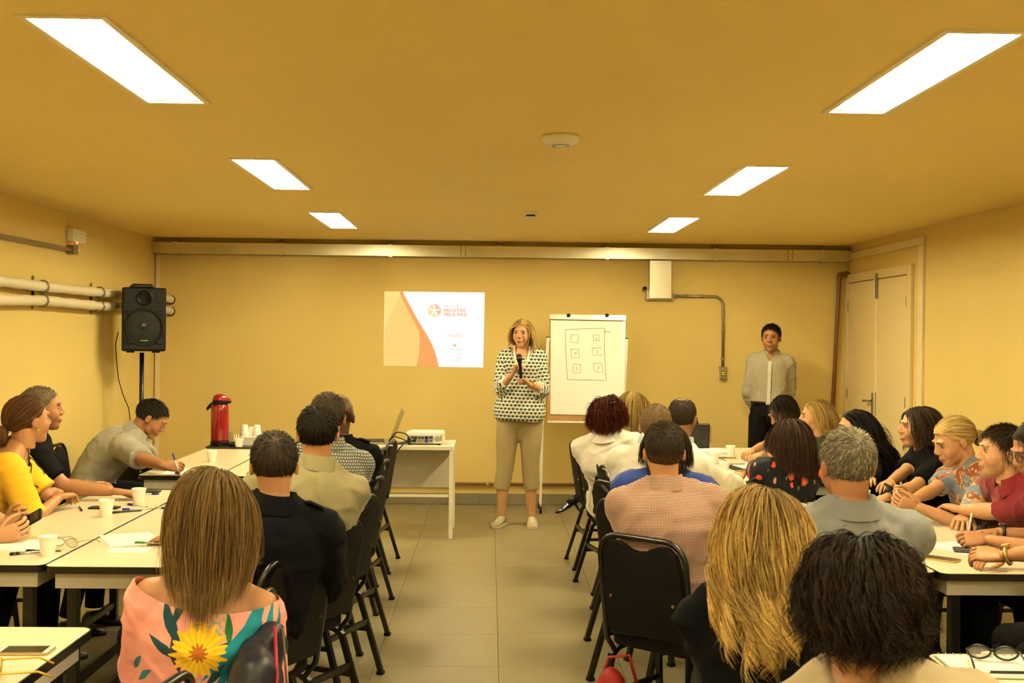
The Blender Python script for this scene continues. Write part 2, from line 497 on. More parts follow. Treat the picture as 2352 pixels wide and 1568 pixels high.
# left wall: wrapped pipes, conduit, emergency lamp
g = Mt('pipe_wrap', (.66, .60, .46), .6)
v = g.coord('Object'); X, Y_, Z = g.xyz(v)
w = (Y_ * 26 + Z * 9 + 2 * g.noise(v, 6, 2)).frac()
g.color(g.mix(w, (.60, .53, .36), (.74, .67, .50))); g.bump(w, .5, .004); M_wrap = g.m_
def lerp_path(pts, n=40):
    out = []
    for a, b in zip(pts[:-1], pts[1:]):
        for k in range(n // (len(pts) - 1)): out.append(Vector(a).lerp(Vector(b), k / (n // (len(pts) - 1))))
    return out + [Vector(pts[-1])]
for nm, z0, pts, lab in (('insulated_pipe', 1.92, [(5.6, 1.99), (7.0, 1.925), (7.97, 1.917), (9.17, 1.921), (10.5, 1.93)], 'upper of the two white wrapped pipes along the left wall'),
                         ('insulated_pipe', 1.81, [(5.6, 1.80), (7.27, 1.80), (7.97, 1.82), (9.17, 1.812), (10.5, 1.835)], 'lower of the two white wrapped pipes along the left wall')):
    org = Vector((XL, 8, z0)); t = thing(nm, lab, 'pipe', org, group='wrapped pipes on the left wall')
    P = lerp_path([(XL + .075, y, z) for y, z in pts] + [(XL + .085, 10.6, z0 + .012), (XL + .14, 10.69, z0 + .012), (XL + .155, 10.8, z0 + .008), (XL + .155, YB - .001, z0)], 80)
    MB().tube(P, [.037 + .003 * math.sin(i * 2.1) for i in range(len(P))], 10).build('pipe_wrap', M_wrap, t, smooth=True, org=org)
    for y in (7.97, 9.12):
        zc = np.interp(y, [p[0] for p in pts], [p[1] for p in pts])
        ring = [(XL + .075 + .043 * math.cos(a), y, zc + .043 * math.sin(a)) for a in np.linspace(-2.6, 2.6, 16)]
        MB().tube(ring, .006, 6).build('clamp', M_steel, t, smooth=True, org=org)
        MB().box(XL + .001, XL + .012, y - .008, y + .008, zc - .06, zc + .075).build('clamp_bar', M_steel, t, org=org)
    MB().tube([(XL + .155, YB - .03, z0 + .001), (XL + .155, YB - .018, z0)], .045, 12).build('end_collar', M_blackp, t, org=org)
org = Vector((XL, 7.5, 2.2))
rd = thing('wall_conduit', 'grey metal conduit high on the left wall ending in a box', 'conduit', org)
MB().tube([(XL + .03, 4.6, 2.205), (XL + .03, 8.60, 2.222)], .016, 8).build('conduit_tube', M_cond, rd, smooth=True, org=org)
MB().box(XL + .001, XL + .06, 8.60, 8.69, 2.19, 2.26).build('outlet_box', M_steel, rd, bevel=.005, org=org)
MB().tube([(XL + .03, 8.69, 2.225), (XL + .035, 8.78, 2.232)], .010, 8).build('plug', M_trim, rd, org=org)
org = Vector((XL, 8.72, 2.30))
em = thing('emergency_light', 'small emergency wall lamp with a red indicator on the left wall', 'lamp', org)
MB().box(XL + .001, XL + .055, 8.60, 8.86, 2.285, 2.385).build('lamp_body', M_white, em, bevel=.008, org=org)
for k in range(3):
    MB().box(XL + .056, XL + .066, 8.63, 8.84, 2.30 + k * .026, 2.316 + k * .026).build('led_strip', plain('led_lens', (.85, .82, .70), .2), em, bevel=.003, org=org)
MB().ball((XL + .045, 8.70, 2.281), .006).build('indicator', Mt('indicator_red', (1, .1, .05), emit=(1, .06, .02), strength=14).m_, em, org=org)
MB().tube([(XL + .03, 8.62, 2.29), (XL + .04, 8.60, 2.26), (XL + .03, 8.66, 2.24)], .003, 5).build('lamp_cable', M_white, em, org=org)

# things on the ceiling
c = on(1288, 312, H)
t = thing('ceiling_access_point', 'round white wireless access point on the ceiling', 'access point', (c.x, c.y, H))
MB().lathe([(.083, -.001), (.086, -.012), (.078, -.026), (.06, -.037), (.042, -.043)], 28).build('housing', M_white, t, smooth=True)
MB().lathe([(.042, -.0425), (.039, -.0465), (.034, -.0465), (.033, -.043)], 28).build('status_ring', plain('ring_blue', (.32, .36, .55), .3), t, smooth=True)
MB().lathe([(.033, -.0425), (.02, -.049), (.004, -.051)], 20).build('centre_dome', M_white, t, smooth=True)
c = on(1219, 486, H)
t = thing('smoke_detector', 'small white smoke detector on the ceiling', 'smoke detector', (c.x, c.y, H))
MB().lathe([(.05, -.001), (.05, -.02), (.047, -.024)], 20).build('base', M_white, t, auto=.6)
MB().lathe([(.034, -.024), (.034, -.034), (.030, -.036)], 16).build('vent_ring', M_dark, t)
MB().lathe([(.043, -.036), (.043, -.046), (.034, -.054)], 20).build('cap', M_white, t, auto=.6)

# projected slide
SL = Vector((-.53, YB - .004, 1.30))
def emis(name, rgb, k):
    if name in MATS: return MATS[name].m_
    c = srgb(*rgb)
    MATS[name] = Mt(name, (0, 0, 0), 1, spec=0, emit=c, strength=k * 1.0 / 2 ** SC.view_settings.exposure); return MATS[name].m_
sl = thing('projected_slide', 'bright projected slide with orange waves and lettering on the back wall', 'projection', SL)
sp = lambda x, y, d=.004: at(860 + x / 6.818, 640 + y / 6.818, YB - d)
def flat(name, pts, mat, d, thick=.0005):
    a = [sp(x, y, d) for x, y in pts]; b = [p + Vector((0, thick, 0)) for p in a]
    MB().loft([a, b]).build(name, mat, sl, org=SL)
TL, TR, BR, BL = (157, 197), (1728, 215), (1704, 1390), (143, 1364)
outer = [(447, 200), (480, 280), (560, 425), (640, 575), (735, 735), (830, 890), (895, 1015), (940, 1120), (980, 1245), (1008, 1379)]
inner = [(388, 200), (420, 285), (520, 480), (620, 675), (690, 800), (703, 880), (709, 970), (706, 1060), (695, 1175), (678, 1285), (655, 1373)]
leaf = [(408, 262), (330, 400), (265, 530), (205, 665), (155, 800)]
flat('slide_light', [TL, TR, BR, BL], emis('slide_white', (255, 255, 253), 1.02), .003)
flat('wave_orange', outer + inner[::-1], emis('slide_orange', (255, 172, 100), 1.0), .004)
flat('wave_yellow', leaf + [(143, 1364)] + inner[::-1][:-1], emis('slide_yellow', (255, 214, 124), 1.0), .0045)
flat('wave_pale', [TL, (388, 200)] + leaf, emis('slide_pale', (255, 226, 134), 1.0), .005)
E_or, E_ye, E_li = emis('logo_orange', (255, 172, 110), 1), emis('logo_amber', (255, 212, 125), 1), emis('logo_yellow', (255, 226, 130), 1)
lc = (940, 500)
for k, mt in enumerate((E_or, E_or, E_li, E_ye, E_ye)):
    a0 = -math.pi / 2 + k * 2 * math.pi / 5
    a1 = a0 + 2 * math.pi / 5
    am = (a0 + a1) / 2
    pt = lambda r, a, dx=0: (lc[0] + r * math.cos(a), lc[1] + r * math.sin(a))
    g0, g1 = a0 + .09, a1 - .09
    flat('logo_wedge', [pt(26, am), pt(112, g0), pt(104, g0 + .2), pt(76, am - .27), pt(58, am), pt(76, am + .27), pt(104, g1 - .2), pt(112, g1)], mt, .005)
    cc = pt(86, am)
    flat('logo_dot', [(cc[0] + 17 * math.cos(q), cc[1] + 17 * math.sin(q)) for q in np.linspace(0, 2 * math.pi, 13)[:-1]], mt, .005)
def stext(s, x0, x1, base, capx, mat, bold=0, sp_=1.0):
    o = sp(x0, base, .006); e = sp(x1, base, .006)
    ang = math.atan2(e.z - o.z, e.x - o.x)
    M = Matrix.Translation(o - SL) @ Matrix.Rotation(-ang, 4, 'Y') @ Matrix.Rotation(math.pi / 2, 4, 'X')
    text('slide_text', s, capx / 6.818 / 240 / .72, M, mat, sl, bold=bold, spacing=sp_, width=(e - o).length)
stext('PACTO', 1090, 1316, 452, 40, emis('slide_olive', (214, 216, 178), .95), 0, 1.3)
stext('PELOTAS', 1090, 1420, 516, 48, E_or, .0008)
stext('PELA PAZ', 1090, 1446, 583, 48, E_or, .0008)
stext('Pelotas', 1143, 1362, 911, 50, E_ye)
E_gr = emis('slide_grey', (205, 212, 212), .95)
stext('Realização', 1270, 1360, 857, 12, E_gr)
stext('Apoio', 1310, 1357, 998, 12, E_gr)
stext('Comunitas', 1178, 1360, 1117, 30, E_gr)
stext('Parceria', 1292, 1356, 1180, 12, E_gr)
stext('técnica', 1296, 1356, 1194, 12, E_gr)
E_fa = emis('slide_faint', (238, 243, 243), 1)
flat('faint_mark', [(1232, 1230), (1252, 1230), (1252, 1286), (1232, 1286)], E_fa, .005)
for y in (1232, 1262): flat('faint_mark', [(1278, y), (1356, y), (1356, y + 22), (1278, y + 22)], E_fa, .005)
E_lil = emis('slide_lilac', (190, 170, 190), 1)
for q, (cx, cy, r, mt) in enumerate(((1232, 1037, 15, E_li), (1252, 1032, 10, E_ye), (1266, 1046, 14, E_lil), (1250, 1062, 8, E_li), (1280, 1060, 8, E_li), (1266, 1018, 6, E_lil), (1268, 1080, 5, E_li))):
    flat('partner_mark', [(cx + r * math.cos(a), cy + r * math.sin(a)) for a in np.linspace(0, 2 * math.pi, 11)[:-1]], mt, .005 + q * .0003)

# ------------------------------------------------------------------ tables
g = Mt('table_laminate', (.80, .76, .64), .3, spec=.4); v = g.coord('Object')
g.color(g.mix(g.noise(v, 3, 3), (.62, .57, .42), (.66, .61, .45))); g.rough(.25 + .12 * g.noise(v, 30, 2)); M_lam = g.m_
M_apron = plain('table_apron', (.58, .55, .47), .5)
TZ = .73
def table(x0, x1, y0, y1, label, r=.035):
    c = Vector(((x0 + x1) / 2, (y0 + y1) / 2, 0))
    t = thing('meeting_table', label, 'table', c, group='white laminate meeting tables')
    w, l = (x1 - x0) / 2, (y1 - y0) / 2
    MB().prism(rrect(-w + .004, w - .004, -l + .004, l - .004, r), TZ - .024, TZ).build('tabletop', M_lam, t)
    o, i = rrect(-w, w, -l, l, r + .004), rrect(-w + .0042, w - .0042, -l + .0042, l - .0042, r)
    n = len(o)
    mb = MB().add([(x, y, TZ - .027) for x, y in o] + [(x, y, TZ - .0008) for x, y in o] + [(x, y, TZ - .027) for x, y in i] + [(x, y, TZ - .0008) for x, y in i],
        [f for k in range(n) for f in ((k, (k + 1) % n, n + (k + 1) % n, n + k), (2 * n + k, 3 * n + k, 3 * n + (k + 1) % n, 2 * n + (k + 1) % n), (n + k, n + (k + 1) % n, 3 * n + (k + 1) % n, 3 * n + k), (k, 2 * n + k, 2 * n + (k + 1) % n, (k + 1) % n))])
    mb.build('edge_band', M_black, t, auto=.6)
    mb = MB(); a = .035; b0, b1 = TZ - .088, TZ - .0275
    mb.box(-w + a, w - a, -l + a, -l + a + .018, b0, b1).box(-w + a, w - a, l - a - .018, l - a, b0, b1).box(-w + a, -w + a + .018, -l + a + .018, l - a - .018, b0, b1).box(w - a - .018, w - a, -l + a + .018, l - a - .018, b0, b1)
    mb.build('apron', M_apron, t)
    for sx in (-1, 1):
        for sy in (-1, 1):
            lg = MB().box(sx * (w - .085) - .02, sx * (w - .085) + .02, sy * (l - .09) - .02, sy * (l - .09) + .02, .012, TZ - .028).build('leg', M_black, t, bevel=.004)
            MB().lathe([(.018, 0), (.02, .012)], 10, (sx * (w - .085), sy * (l - .09), 0)).build('foot_cap', M_blackp, lg)
    for sx in (-1, 1):
        MB().box(sx * (w - .085) - .012, sx * (w - .085) + .012, -l + .11, l - .11, .10, .13).build('leg_rail', M_black, t)
    return t
table(-2.132, -1.657, 4.27, 6.36, 'white table in front of the woman in yellow, black edge')
table(-1.653, -1.155, 4.25, 6.36, 'white table behind the hair of the woman in the pink top')
table(-2.155, -1.668, 7.0, 9.12, 'white table where the man in the grey polo writes')
table(-1.664, -1.155, 7.0, 9.12, 'white table beyond the row of men seen from behind on the left')
table(-1.660, -1.158, 1.75, 3.38, 'white table cropped by the lower left corner of the picture')
table(1.20, 1.702, 4.255, 6.08, 'white table beside the grey-haired man in the blue-grey shirt')
table(1.706, 2.235, 4.235, 6.10, 'white table under the hands of the people at the right edge')
table(1.20, 1.702, 6.98, 9.12, 'white table with foam cups and papers in front of the floral blouse')
table(1.706, 2.235, 6.98, 9.12, 'white table in front of the women seated by the door')
table(1.222, 1.735, 1.5, 3.15, 'white table with open notebook at the lower right corner')

# projector desk
M_desk = plain('desk_white', (.74, .69, .54), .4)
M_panel = plain('desk_panel', (.62, .58, .47), .5)
org = Vector((-.71, 9.28, 0))
dk = thing('projector_desk', 'plain white desk carrying the projector and the laptop', 'desk', org)
MB().box(-1.14, -.275, 9.0, 9.56, .700, .732).build('desktop', M_desk, dk, bevel=.003, org=org)
MB().box(-1.12, -.31, 9.50, 9.52, .34, .699).build('modesty_panel', M_panel, dk, bevel=.002, org=org)
MB().box(-1.12, -.315, 9.02, 9.05, .325, .345).build('front_rail', M_desk, dk, bevel=.002, org=org)
for x in (-1.138, -.312):
    for y in (9.005, 9.525):
        MB().box(x, x + .032, y, y + .032, .0, .699).build('leg', M_desk, dk, bevel=.003, org=org)
MB().box(-.311, -.281, 9.04, 9.524, .66, .699).build('side_rail', M_desk, dk, org=org)

# ------------------------------------------------------------------ banquet chairs
g = Mt('chair_vinyl', (.005, .004, .003), .6, spec=.14); v = g.coord('Object')
g.color(g.mix(g.noise(v, 5, 3), (.003, .0026, .002), (.006, .005, .0036))); g.bump(g.noise(v, 260, 2), .25, .001); M_vinyl = g.m_
M_brass = plain('brass_screw', (.55, .42, .16), .3, metal=1)
def make_chair():
    t = thing('banquet_chair', 'x', 'chair')
    by = lambda z: -.195 - (z - .45) * .16
    MB().prism(rrect(-.2, .2, -.185, .22, .07, 5), .415, .468).build('seat', M_vinyl, t, bevel=.014, seg=3, auto=.7)
    top = [(.158, .808), (.125, .836), (.095, .838), (.065, .828), (.035, .812), (0, .808), (-.035, .812), (-.065, .828), (-.095, .838), (-.125, .836), (-.158, .808)]
    out = [(-.172, .755), (-.176, .50), (-.165, .475), (.165, .475), (.176, .50), (.172, .755)]
    pts = out + top
    rg = [[Vector((x, by(z) + dy + .012 * (1 - (x / .18) ** 2) * -1, z)) for x, z in pts] for dy in (-.017, .013)]
    bk = MB().loft(rg).build('backrest', M_vinyl, t, bevel=.006, seg=2, auto=.8)
    for sx in (-.138, .138):
        MB().tube([(sx, by(.62) - .018, .62), (sx, by(.62) - .029, .62)], .007, 8).build('screw', M_brass, bk)
    hoop = [(-.19, .36), (-.192, .44), (-.19, .77)] + [(-.105 + .085 * math.cos(a), .770 + .085 * math.sin(a)) for a in np.linspace(math.pi * .95, math.pi / 2, 6)] + [(.105 + .085 * math.cos(a), .770 + .085 * math.sin(a)) for a in np.linspace(math.pi / 2, math.pi * .05, 6)] + [(.19, .77), (.192, .44), (.19, .36)]
    P = [Vector((x, by(z), z)) for x, z in hoop]
    P[0] = Vector((-.175, -.085, .395)); P[-1] = Vector((.175, -.085, .395))
    P.insert(1, Vector((-.188, -.15, .385))); P.insert(-1, Vector((.188, -.15, .385)))
    MB().tube(P, .0115, 8).build('back_frame', M_black, t, smooth=True)
    for sx in (-1, 1):
        MB().tube([(sx * .18, .02, .402), (sx * .183, .13, .400), (sx * .187, .165, .375), (sx * .196, .205, .012)], .0115, 4, square=True).build('leg', M_black, t)
        MB().tube([(sx * .18, -.005, .402), (sx * .183, -.12, .400), (sx * .187, -.165, .37), (sx * .205, -.275, .012)], .0115, 4, square=True).build('leg', M_black, t)
        for y in (.2055, -.276):
            MB().box(sx * .2 - .015, sx * .2 + .015, y - .015, y + .015, 0, .016).build('foot_cap', M_blackp, t)
        MB().box(sx * .192 - .007, sx * .192 + .007, -.21, .185, .20, .22).build('stretcher', M_black, t)
    MB().box(-.19, .19, -.212, -.198, .235, .26).build('stretcher', M_black, t)
    MB().box(-.185, .185, -.10, .14, .398, .414).build('seat_frame', M_black, t)
    return t
_chair = [None]
def chair(x, y, yaw, label):
    """yaw: degrees to the left of straight ahead"""
    if _chair[0] is None:
        _chair[0] = o = make_chair()
    else: o = copy_tree(_chair[0])
    o.location = (x, y, 0); o.rotation_euler = (0, 0, math.radians(yaw))
    return tag(o, label, 'chair', 'black banquet chairs')

# ------------------------------------------------------------------ small things
def build_cup(name, label, px, py, z=TZ, inverted=False, dz=0, s=1.0, rot=0, pos=None, cat='cup'):
    p = Vector(pos) if pos is not None else on(px, py, z)
    t = thing(name, label, cat, (p.x, p.y, z + dz), group='white foam cups')
    pr = [(.024, 0), (.0255, .003), (.0345, .070), (.037, .071), (.037, .076), (.0345, .077), (.0335, .074), (.0245, .008), (.004, .006)]
    if inverted: pr = [(r, .077 - z_) for r, z_ in pr][::-1]
    MB().lathe([(r * s, z_ * s) for r, z_ in pr], 20).build('cup_body', M_foam, t, auto=.9)
    return t
M_foam = plain('white_foam', (.85, .83, .77), .55, nscale=60, var=.03)
build_cup('foam_cup', 'foam cup beside the black phone of the woman in yellow', 244, 1184)
build_cup('foam_cup', 'foam cup beside the phone of the man in the black polo', 319, 1155)
build_cup('foam_cup', 'foam cup beside the folded eyeglasses at the left table', 110, 1275)
build_cup('foam_cup', 'foam cup near the hand of the man writing in grey polo', 487, 1060)
cp = on(549, 1030, TZ)
build_cup('foam_cup', 'foam cup filled with plastic stirrers by the red thermos', 0, 0, pos=cp)
M_stick = plain('stirrer_plastic', (.80, .80, .78), .25)
t = thing('stirrer_bundle', 'bundle of clear plastic stirrers standing in a foam cup', 'stirrers', (cp.x, cp.y, TZ + .012))
for k in range(9):
    a = k * 2.4; lean = .03 + .01 * (k % 3)
    MB().tube([(.006 * math.cos(a), .006 * math.sin(a), 0), (lean * math.cos(a), lean * math.sin(a), .085 + .012 * (k % 3))], .0025, 5).build('stirrer', M_stick, t)
for lab, px, py in (('foam cup nearest to the white shirt sleeve on the right table', 1663, 1087), ('foam cup half hidden by the pale blue check shirt', 1640, 1064), ('foam cup beside the stack of papers on the right table', 1678, 1046), ('foam cup between the clasped hands and the floral blouse', 1726, 1053)):
    build_cup('foam_cup', lab, px, py)
build_cup('foam_cup', 'foam cup just behind the grey-haired man, by the writing woman', 1983, 1158)

# tray with thermos
M_tray = plain('dark_tray', (.03, .022, .014), .4)
org = on(540, 1027, TZ)
t = thing('serving_tray', 'dark serving tray under the red thermos', 'tray', (-1.86, 8.86, TZ))
MB().prism(rrect(-.29, .29, -.2, .22, .02), 0.0005, .008).build('tray_board', M_tray, t, bevel=.002)
for x0, x1, y0, y1 in ((-.29, .29, -.2, -.192), (-.29, .29, .212, .22), (-.29, -.282, -.19, .21), (.282, .29, -.19, .21)):
    MB().box(x0, x1, y0, y1, .008, .015).build('tray_rim', M_tray, t)
g = Mt('thermos_red', (.38, .008, .012), .16, spec=.6, coat=.5); v = g.coord('Object')
g.color(g.mix(g.noise(v, 4, 2), (.20, .003, .005), (.27, .005, .008))); M_red = g.m_
p = on(506, 1026, TZ + .009)
TP = Vector((p.x, 8.82, TZ + .009)); TP.x = at(505, 970, 8.82).x
t = thing('thermos', 'tall red pump thermos with black base and handle', 'thermos', TP)
MB().lathe([(.070, 0), (.071, .006), (.0705, .032), (.069, .034)], 32).build('base', M_blackp, t, auto=.6)
MB().lathe([(.0685, .034), (.069, .05), (.0688, .27), (.066, .305), (.060, .318)], 32, cap=True).build('body', M_red, t, smooth=True)
MB().lathe([(.058, .318), (.060, .322), (.060, .348), (.056, .352)], 32).build('collar', M_blackp, t, auto=.6)
mb = MB()
rings = []
for k in range(9):
    a = k / 8
    z = .352 + .048 * math.sin(a * math.pi / 2); s_ = math.cos(a * math.pi / 2 * .93)
    rings.append([Vector(((.058 + (.034 * max(0, math.cos(q)) ** 6 * (1 - a))) * s_ * math.cos(q), .058 * s_ * math.sin(q), z - .012 * max(0, math.cos(q)) ** 4 * (1 - a))) for q in np.linspace(0, 2 * math.pi, 29)[:-1]])
mb.loft(rings).build('pump_lid', M_red, t, smooth=True)
MB().box(.045, .102, -.016, .016, .322, .345, M=Matrix.Rotation(-.05, 4, 'Y')).build('spout', M_blackp, t, bevel=.007, seg=3)
MB().tube([(-.045, -.064, .335), (-.055, -.066, .325), (-.085, -.045, .295), (-.098, 0, .278), (-.085, .045, .295), (-.055, .066, .325), (-.045, .064, .335)], .0075, 8).build('carry_handle', M_blackp, t, smooth=True)
t = thing('sweetener_box', 'low white plastic box on the tray behind the cups', 'box', (at(577, 1010, 8.9).x, 8.9, TZ + .008))
MB().prism(rrect(-.075, .075, -.05, .05, .015), .0005, .055).build('box_body', M_white, t, bevel=.004)
MB().prism(rrect(-.078, .078, -.053, .053, .016), .056, .066).build('box_lid', M_white, t, bevel=.003)
bx = t.location
for k, (dx, dy, n) in enumerate(((-.052, .0, 2), (.045, -.005, 2), (.0, .025, 1))):
    for q in range(n):
        build_cup('foam_cup', (('upper' if q else 'lower') + ' upturned foam cup of the left stack on the white box' if k == 0 else ('upper' if q else 'lower') + ' upturned foam cup of the right stack on the white box' if k == 1 else 'upturned foam cup on the white box, low one in the middle'), 0, 0, pos=(bx.x + dx, bx.y + dy, 0), z=TZ + .0745, dz=q * .018, inverted=True, s=.95)
t = thing('mouse', 'dark computer mouse on the tray beside the thermos', 'mouse', (at(535, 1024, 8.72).x, 8.74, TZ + .009))
MB().ball((0, 0, .013), (.05, .03, .018), 14, 8).build('mouse_body', M_blackp, t, smooth=True)
MB().box(.015, .045, -.002, .002, .024, .031).build('scroll_wheel', M_steel, t)
t = thing('drinking_glass', 'clear drinking glass standing behind the red thermos', 'glass', (at(527, 1010, 8.93).x, 8.93, TZ + .0085))
M_glass = Mt('clear_glass', (.95, .93, .88), .05, trans=.9, spec=.5).m_
MB().lathe([(.024, .0), (.03, .1), (.0285, .1), (.0225, .006), (.002, .006)], 18).build('glass_body', M_glass, t, auto=.8)

# pens, phones, papers and notebooks
M_bluep = plain('pen_blue', (.02, .02, .30), .3)
M_clear = plain('pen_clear', (.62, .60, .55), .15)
M_gold = plain('phone_gold', (.58, .40, .16), .25, metal=.8)
M_screen = plain('phone_screen', (.006, .006, .007), .1, spec=.6)
M_silver = plain('silver', (.6, .58, .52), .25, metal=.9)
def pen(label, p0, p1, body, cap, z=TZ, r=.0045):
    a, b = on(*p0, z + r), on(*p1, z + r)
    d = (b - a); d.z = 0; L = d.length
    t = thing('pen', label, 'pen', (a.x, a.y, z + r + .0005), math.atan2(d.y, d.x), 'pens on the tables')
    L = min(L, .15)
    MB().tube([(.035, 0, 0), (L - .012, 0, 0)], r * .85, 8).build('barrel', body, t, smooth=True)
    MB().tube([(0, 0, 0), (.037, 0, 0)], r, 8).build('pen_cap', cap, t, auto=.6)
    MB().tube([(L - .012, 0, 0), (L - .004, 0, 0), (L, 0, 0)], [r * .8, r * .35, r * .1], 8).build('tip', M_silver, t)
    MB().box(.002, .034, -.0012, .0012, r * .9, r * 1.35).build('clip', cap, t)
    return t
pen('blue-capped clear pen crossing the seam of the left tables', (294, 1158), (357, 1166), M_clear, M_bluep)
pen('blue-capped pen lying next to the black pen, left table', (280, 1170), (354, 1167), M_clear, M_bluep)
pen('black pen lying behind the foam cup on the left table', (258, 1177), (336, 1171), M_black, M_black)
pen('clear pen with blue cap at the edge of the long brown hair', (381, 1168), (356, 1163), M_clear, M_bluep)
pen('short brown and blue pen beside the elbow of the woman in yellow', (188, 1172), (180, 1160), plain('pen_brown', (.16, .05, .03), .3), M_bluep)
pen('blue pen beside the phone of the man in the black polo', (365, 1134), (294, 1134), M_clear, M_bluep)
pen('black and white pen in front of the eyeglasses cup', (22, 1273), (98, 1266), M_silver, M_black, r=.0052)
pen('black pencil under the foam cup at the left table', (60, 1264), (162, 1265), M_black, M_black, r=.0035)
pen('green and silver pen on the spiral notebook of the left table', (310, 1246), (372, 1247), M_silver, plain('pen_green', (.06, .22, .04), .3), z=TZ + .008)
def phone(label, p, rotz, z=TZ, back=M_screen, edge=M_blackp, L=.145, Wd=.072, extra=None):
    c = on(*p, z)
    t = thing('smartphone', label, 'phone', (c.x, c.y, z + .0005), math.radians(rotz), 'smartphones on the tables')
    MB().prism(rrect(-L / 2, L / 2, -Wd / 2, Wd / 2, .011), 0, .007).build('phone_body', edge, t, bevel=.0015)
    MB().prism(rrect(-L / 2 + .016, L / 2 - .016, -Wd / 2 + .003, Wd / 2 - .003, .002), .007, .0076).build('screen', back, t)
    MB().tube([(L / 2 - .008, 0, .007), (L / 2 - .008, 0, .0077)], .004, 10).build('home_button', M_silver, t)
    if extra: MB().box(-L / 2 + .003, L / 2 - .003, -Wd / 2 + .002, Wd / 2 - .002, .0068, .0072).build('face', extra, t)
    return t
phone('black smartphone behind the foam cup, woman in yellow', (240, 1167), -3)
phone('black smartphone lying before the man in the black polo', (337, 1130), -3)
phone('gold and white smartphone on the lower left table', (58, 1497), 2, edge=M_gold, extra=M_white)
phone('dark smartphone beside the grey-haired man on the right table', (2095, 1206), -8)
phone('gold smartphone at the corner of the right table', (2160, 1285), -42, edge=M_gold, back=plain('phone_bronze', (.20, .15, .06), .15, metal=.6))
phone('gold smartphone between the foam cups on the right table', (1668, 1052), 5, edge=M_gold)
M_paper = plain('paper', (.82, .80, .75), .7, var=.02)
M_green = plain('green_cover', (.07, .13, .04), .5)
def sheet(label, px, py, rotz, w=.21, l=.297, n=1, z=TZ, cat='paper'):
    c = on(px, py, z)
    t = thing('paper_sheet' if n == 1 else 'paper_stack', label, cat, (c.x, c.y, z + .0006), math.radians(rotz))
    for k in range(n):
        a = math.radians(RNG.uniform(-4, 4)) if n > 1 else 0
        MB().box(-w / 2, w / 2, -l / 2, l / 2, k * .003, k * .003 + (.0009 if n == 1 else .0026), M=Matrix.Rotation(a, 4, 'Z')).build('sheet', M_paper, t)
    return t
sheet('sheet of white paper under the hands holding a phone', 50, 1252, -4, .3, .25)
sheet('sheet of white paper leaning over the seam, left table', 300, 1238, 28)
sheet('stack of papers on the far end of the right table', 1637, 1040, 20, n=7, cat='papers')
sheet('sheet of paper on the clipboard of the right table', 1722, 1070, 10, z=TZ + .006)
sheet('sheet of paper under the writing man in grey polo', 420, 1083, 6)
sheet('white paper under the hands at the right edge', 2215, 1260, 25)
c = on(1712, 1075, TZ)
t = thing('clipboard', 'black clipboard with paper among the foam cups', 'clipboard', (c.x, c.y, TZ + .0005), .15)
MB().prism(rrect(-.12, .12, -.165, .165, .01), 0, .005).build('board', M_blackp, t)
MB().box(-.05, .05, .13, .16, .005, .016).build('clip', M_silver, t, bevel=.003)
def notebook(label, px, py, rotz, w=.15, l=.21, z=TZ, spiral=True, cover=M_paper):
    c = on(px, py, z)
    t = thing('spiral_notebook', label, 'notebook', (c.x, c.y, z + .0006), math.radians(rotz))
    MB().box(-w / 2, w / 2, -l / 2, l / 2, 0, .0015).build('cover', cover, t)
    MB().box(-w / 2 + .002, w / 2 - .002, -l / 2 + .002, l / 2 - .004, .0015, .0075).build('page_block', M_paper, t)
    n = 15
    for k in range(n):
        x = -w / 2 + w * (k + .5) / n
        MB().tube([(x, l / 2 + .004 * math.cos(a) - .004, .005 + .007 * math.sin(a)) for a in np.linspace(-.6, math.pi + .6, 7)], .0011, 5).build('spiral_ring', M_silver, t)
    return t
nb = notebook('open spiral notebook with written page by the pink top', 298, 1266, 4, .16, .10)
for k in range(3): MB().box(-.06, -.06 + .05 + .02 * (k % 2), -.03 + k * .013, -.0285 + k * .013, .0075, .0078).build('written_line', plain('ink', (.25, .25, .3), .6), nb)
nb2 = notebook('large open spiral notebook under black eyeglasses, lower right', 2305, 1535, -3, .30, .20, cover=M_green)
t = thing('pen', 'black pencil on the notebook at the lower right', 'pencil', (nb2.location.x, nb2.location.y - .075, TZ + .0125), -.03)
MB().tube([(-.07, 0, 0), (.09, 0, 0)], .0036, 6).build('barrel', M_black, t)
MB().tube([(-.085, 0, 0), (-.07, 0, 0)], [.0005, .0036], 6).build('tip', M_brass, t)

def eyeglasses(label, loc, rotz, frame, lens_mat, w=.135, tilt=0, r=.0016, lh=.018):
    t = thing('eyeglasses', label, 'eyeglasses', loc, math.radians(rotz))
    for sx in (-1, 1):
        cx = sx * w * .255
        ring = [(cx + .027 * math.cos(a) * (1 + .12 * math.cos(2 * a)), 0, .022 + lh * math.sin(a)) for a in np.linspace(0, 2 * math.pi, 22)]
        MB().tube(ring, r, 6).build('rim', frame, t, smooth=True)
        MB().loft([[(x, -.0006, z) for x, _, z in ring[:-1]], [(x, .0006, z) for x, _, z in ring[:-1]]]).build('lens', lens_mat, t)
        MB().tube([(sx * w * .46, 0, .028), (sx * w * .5, .008, .029), (sx * w * .49, .09, .026), (sx * w * .47, .125, .008)], r, 6).build('temple', frame, t, smooth=True)
    MB().tube([(-.009, 0, .026), (0, -.001, .030), (.009, 0, .026)], r, 6).build('bridge', frame, t, smooth=True)
    return t
M_lens = Mt('lens_glass', (.93, .92, .88), .04, trans=.85, spec=.5).m_
M_amber = plain('amber_frame', (.62, .40, .04), .25)
c = on(150, 1259, TZ); eyeglasses('thin wire eyeglasses folded open by the foam cup', (c.x, c.y, TZ + .003), -25, M_steel, M_lens)
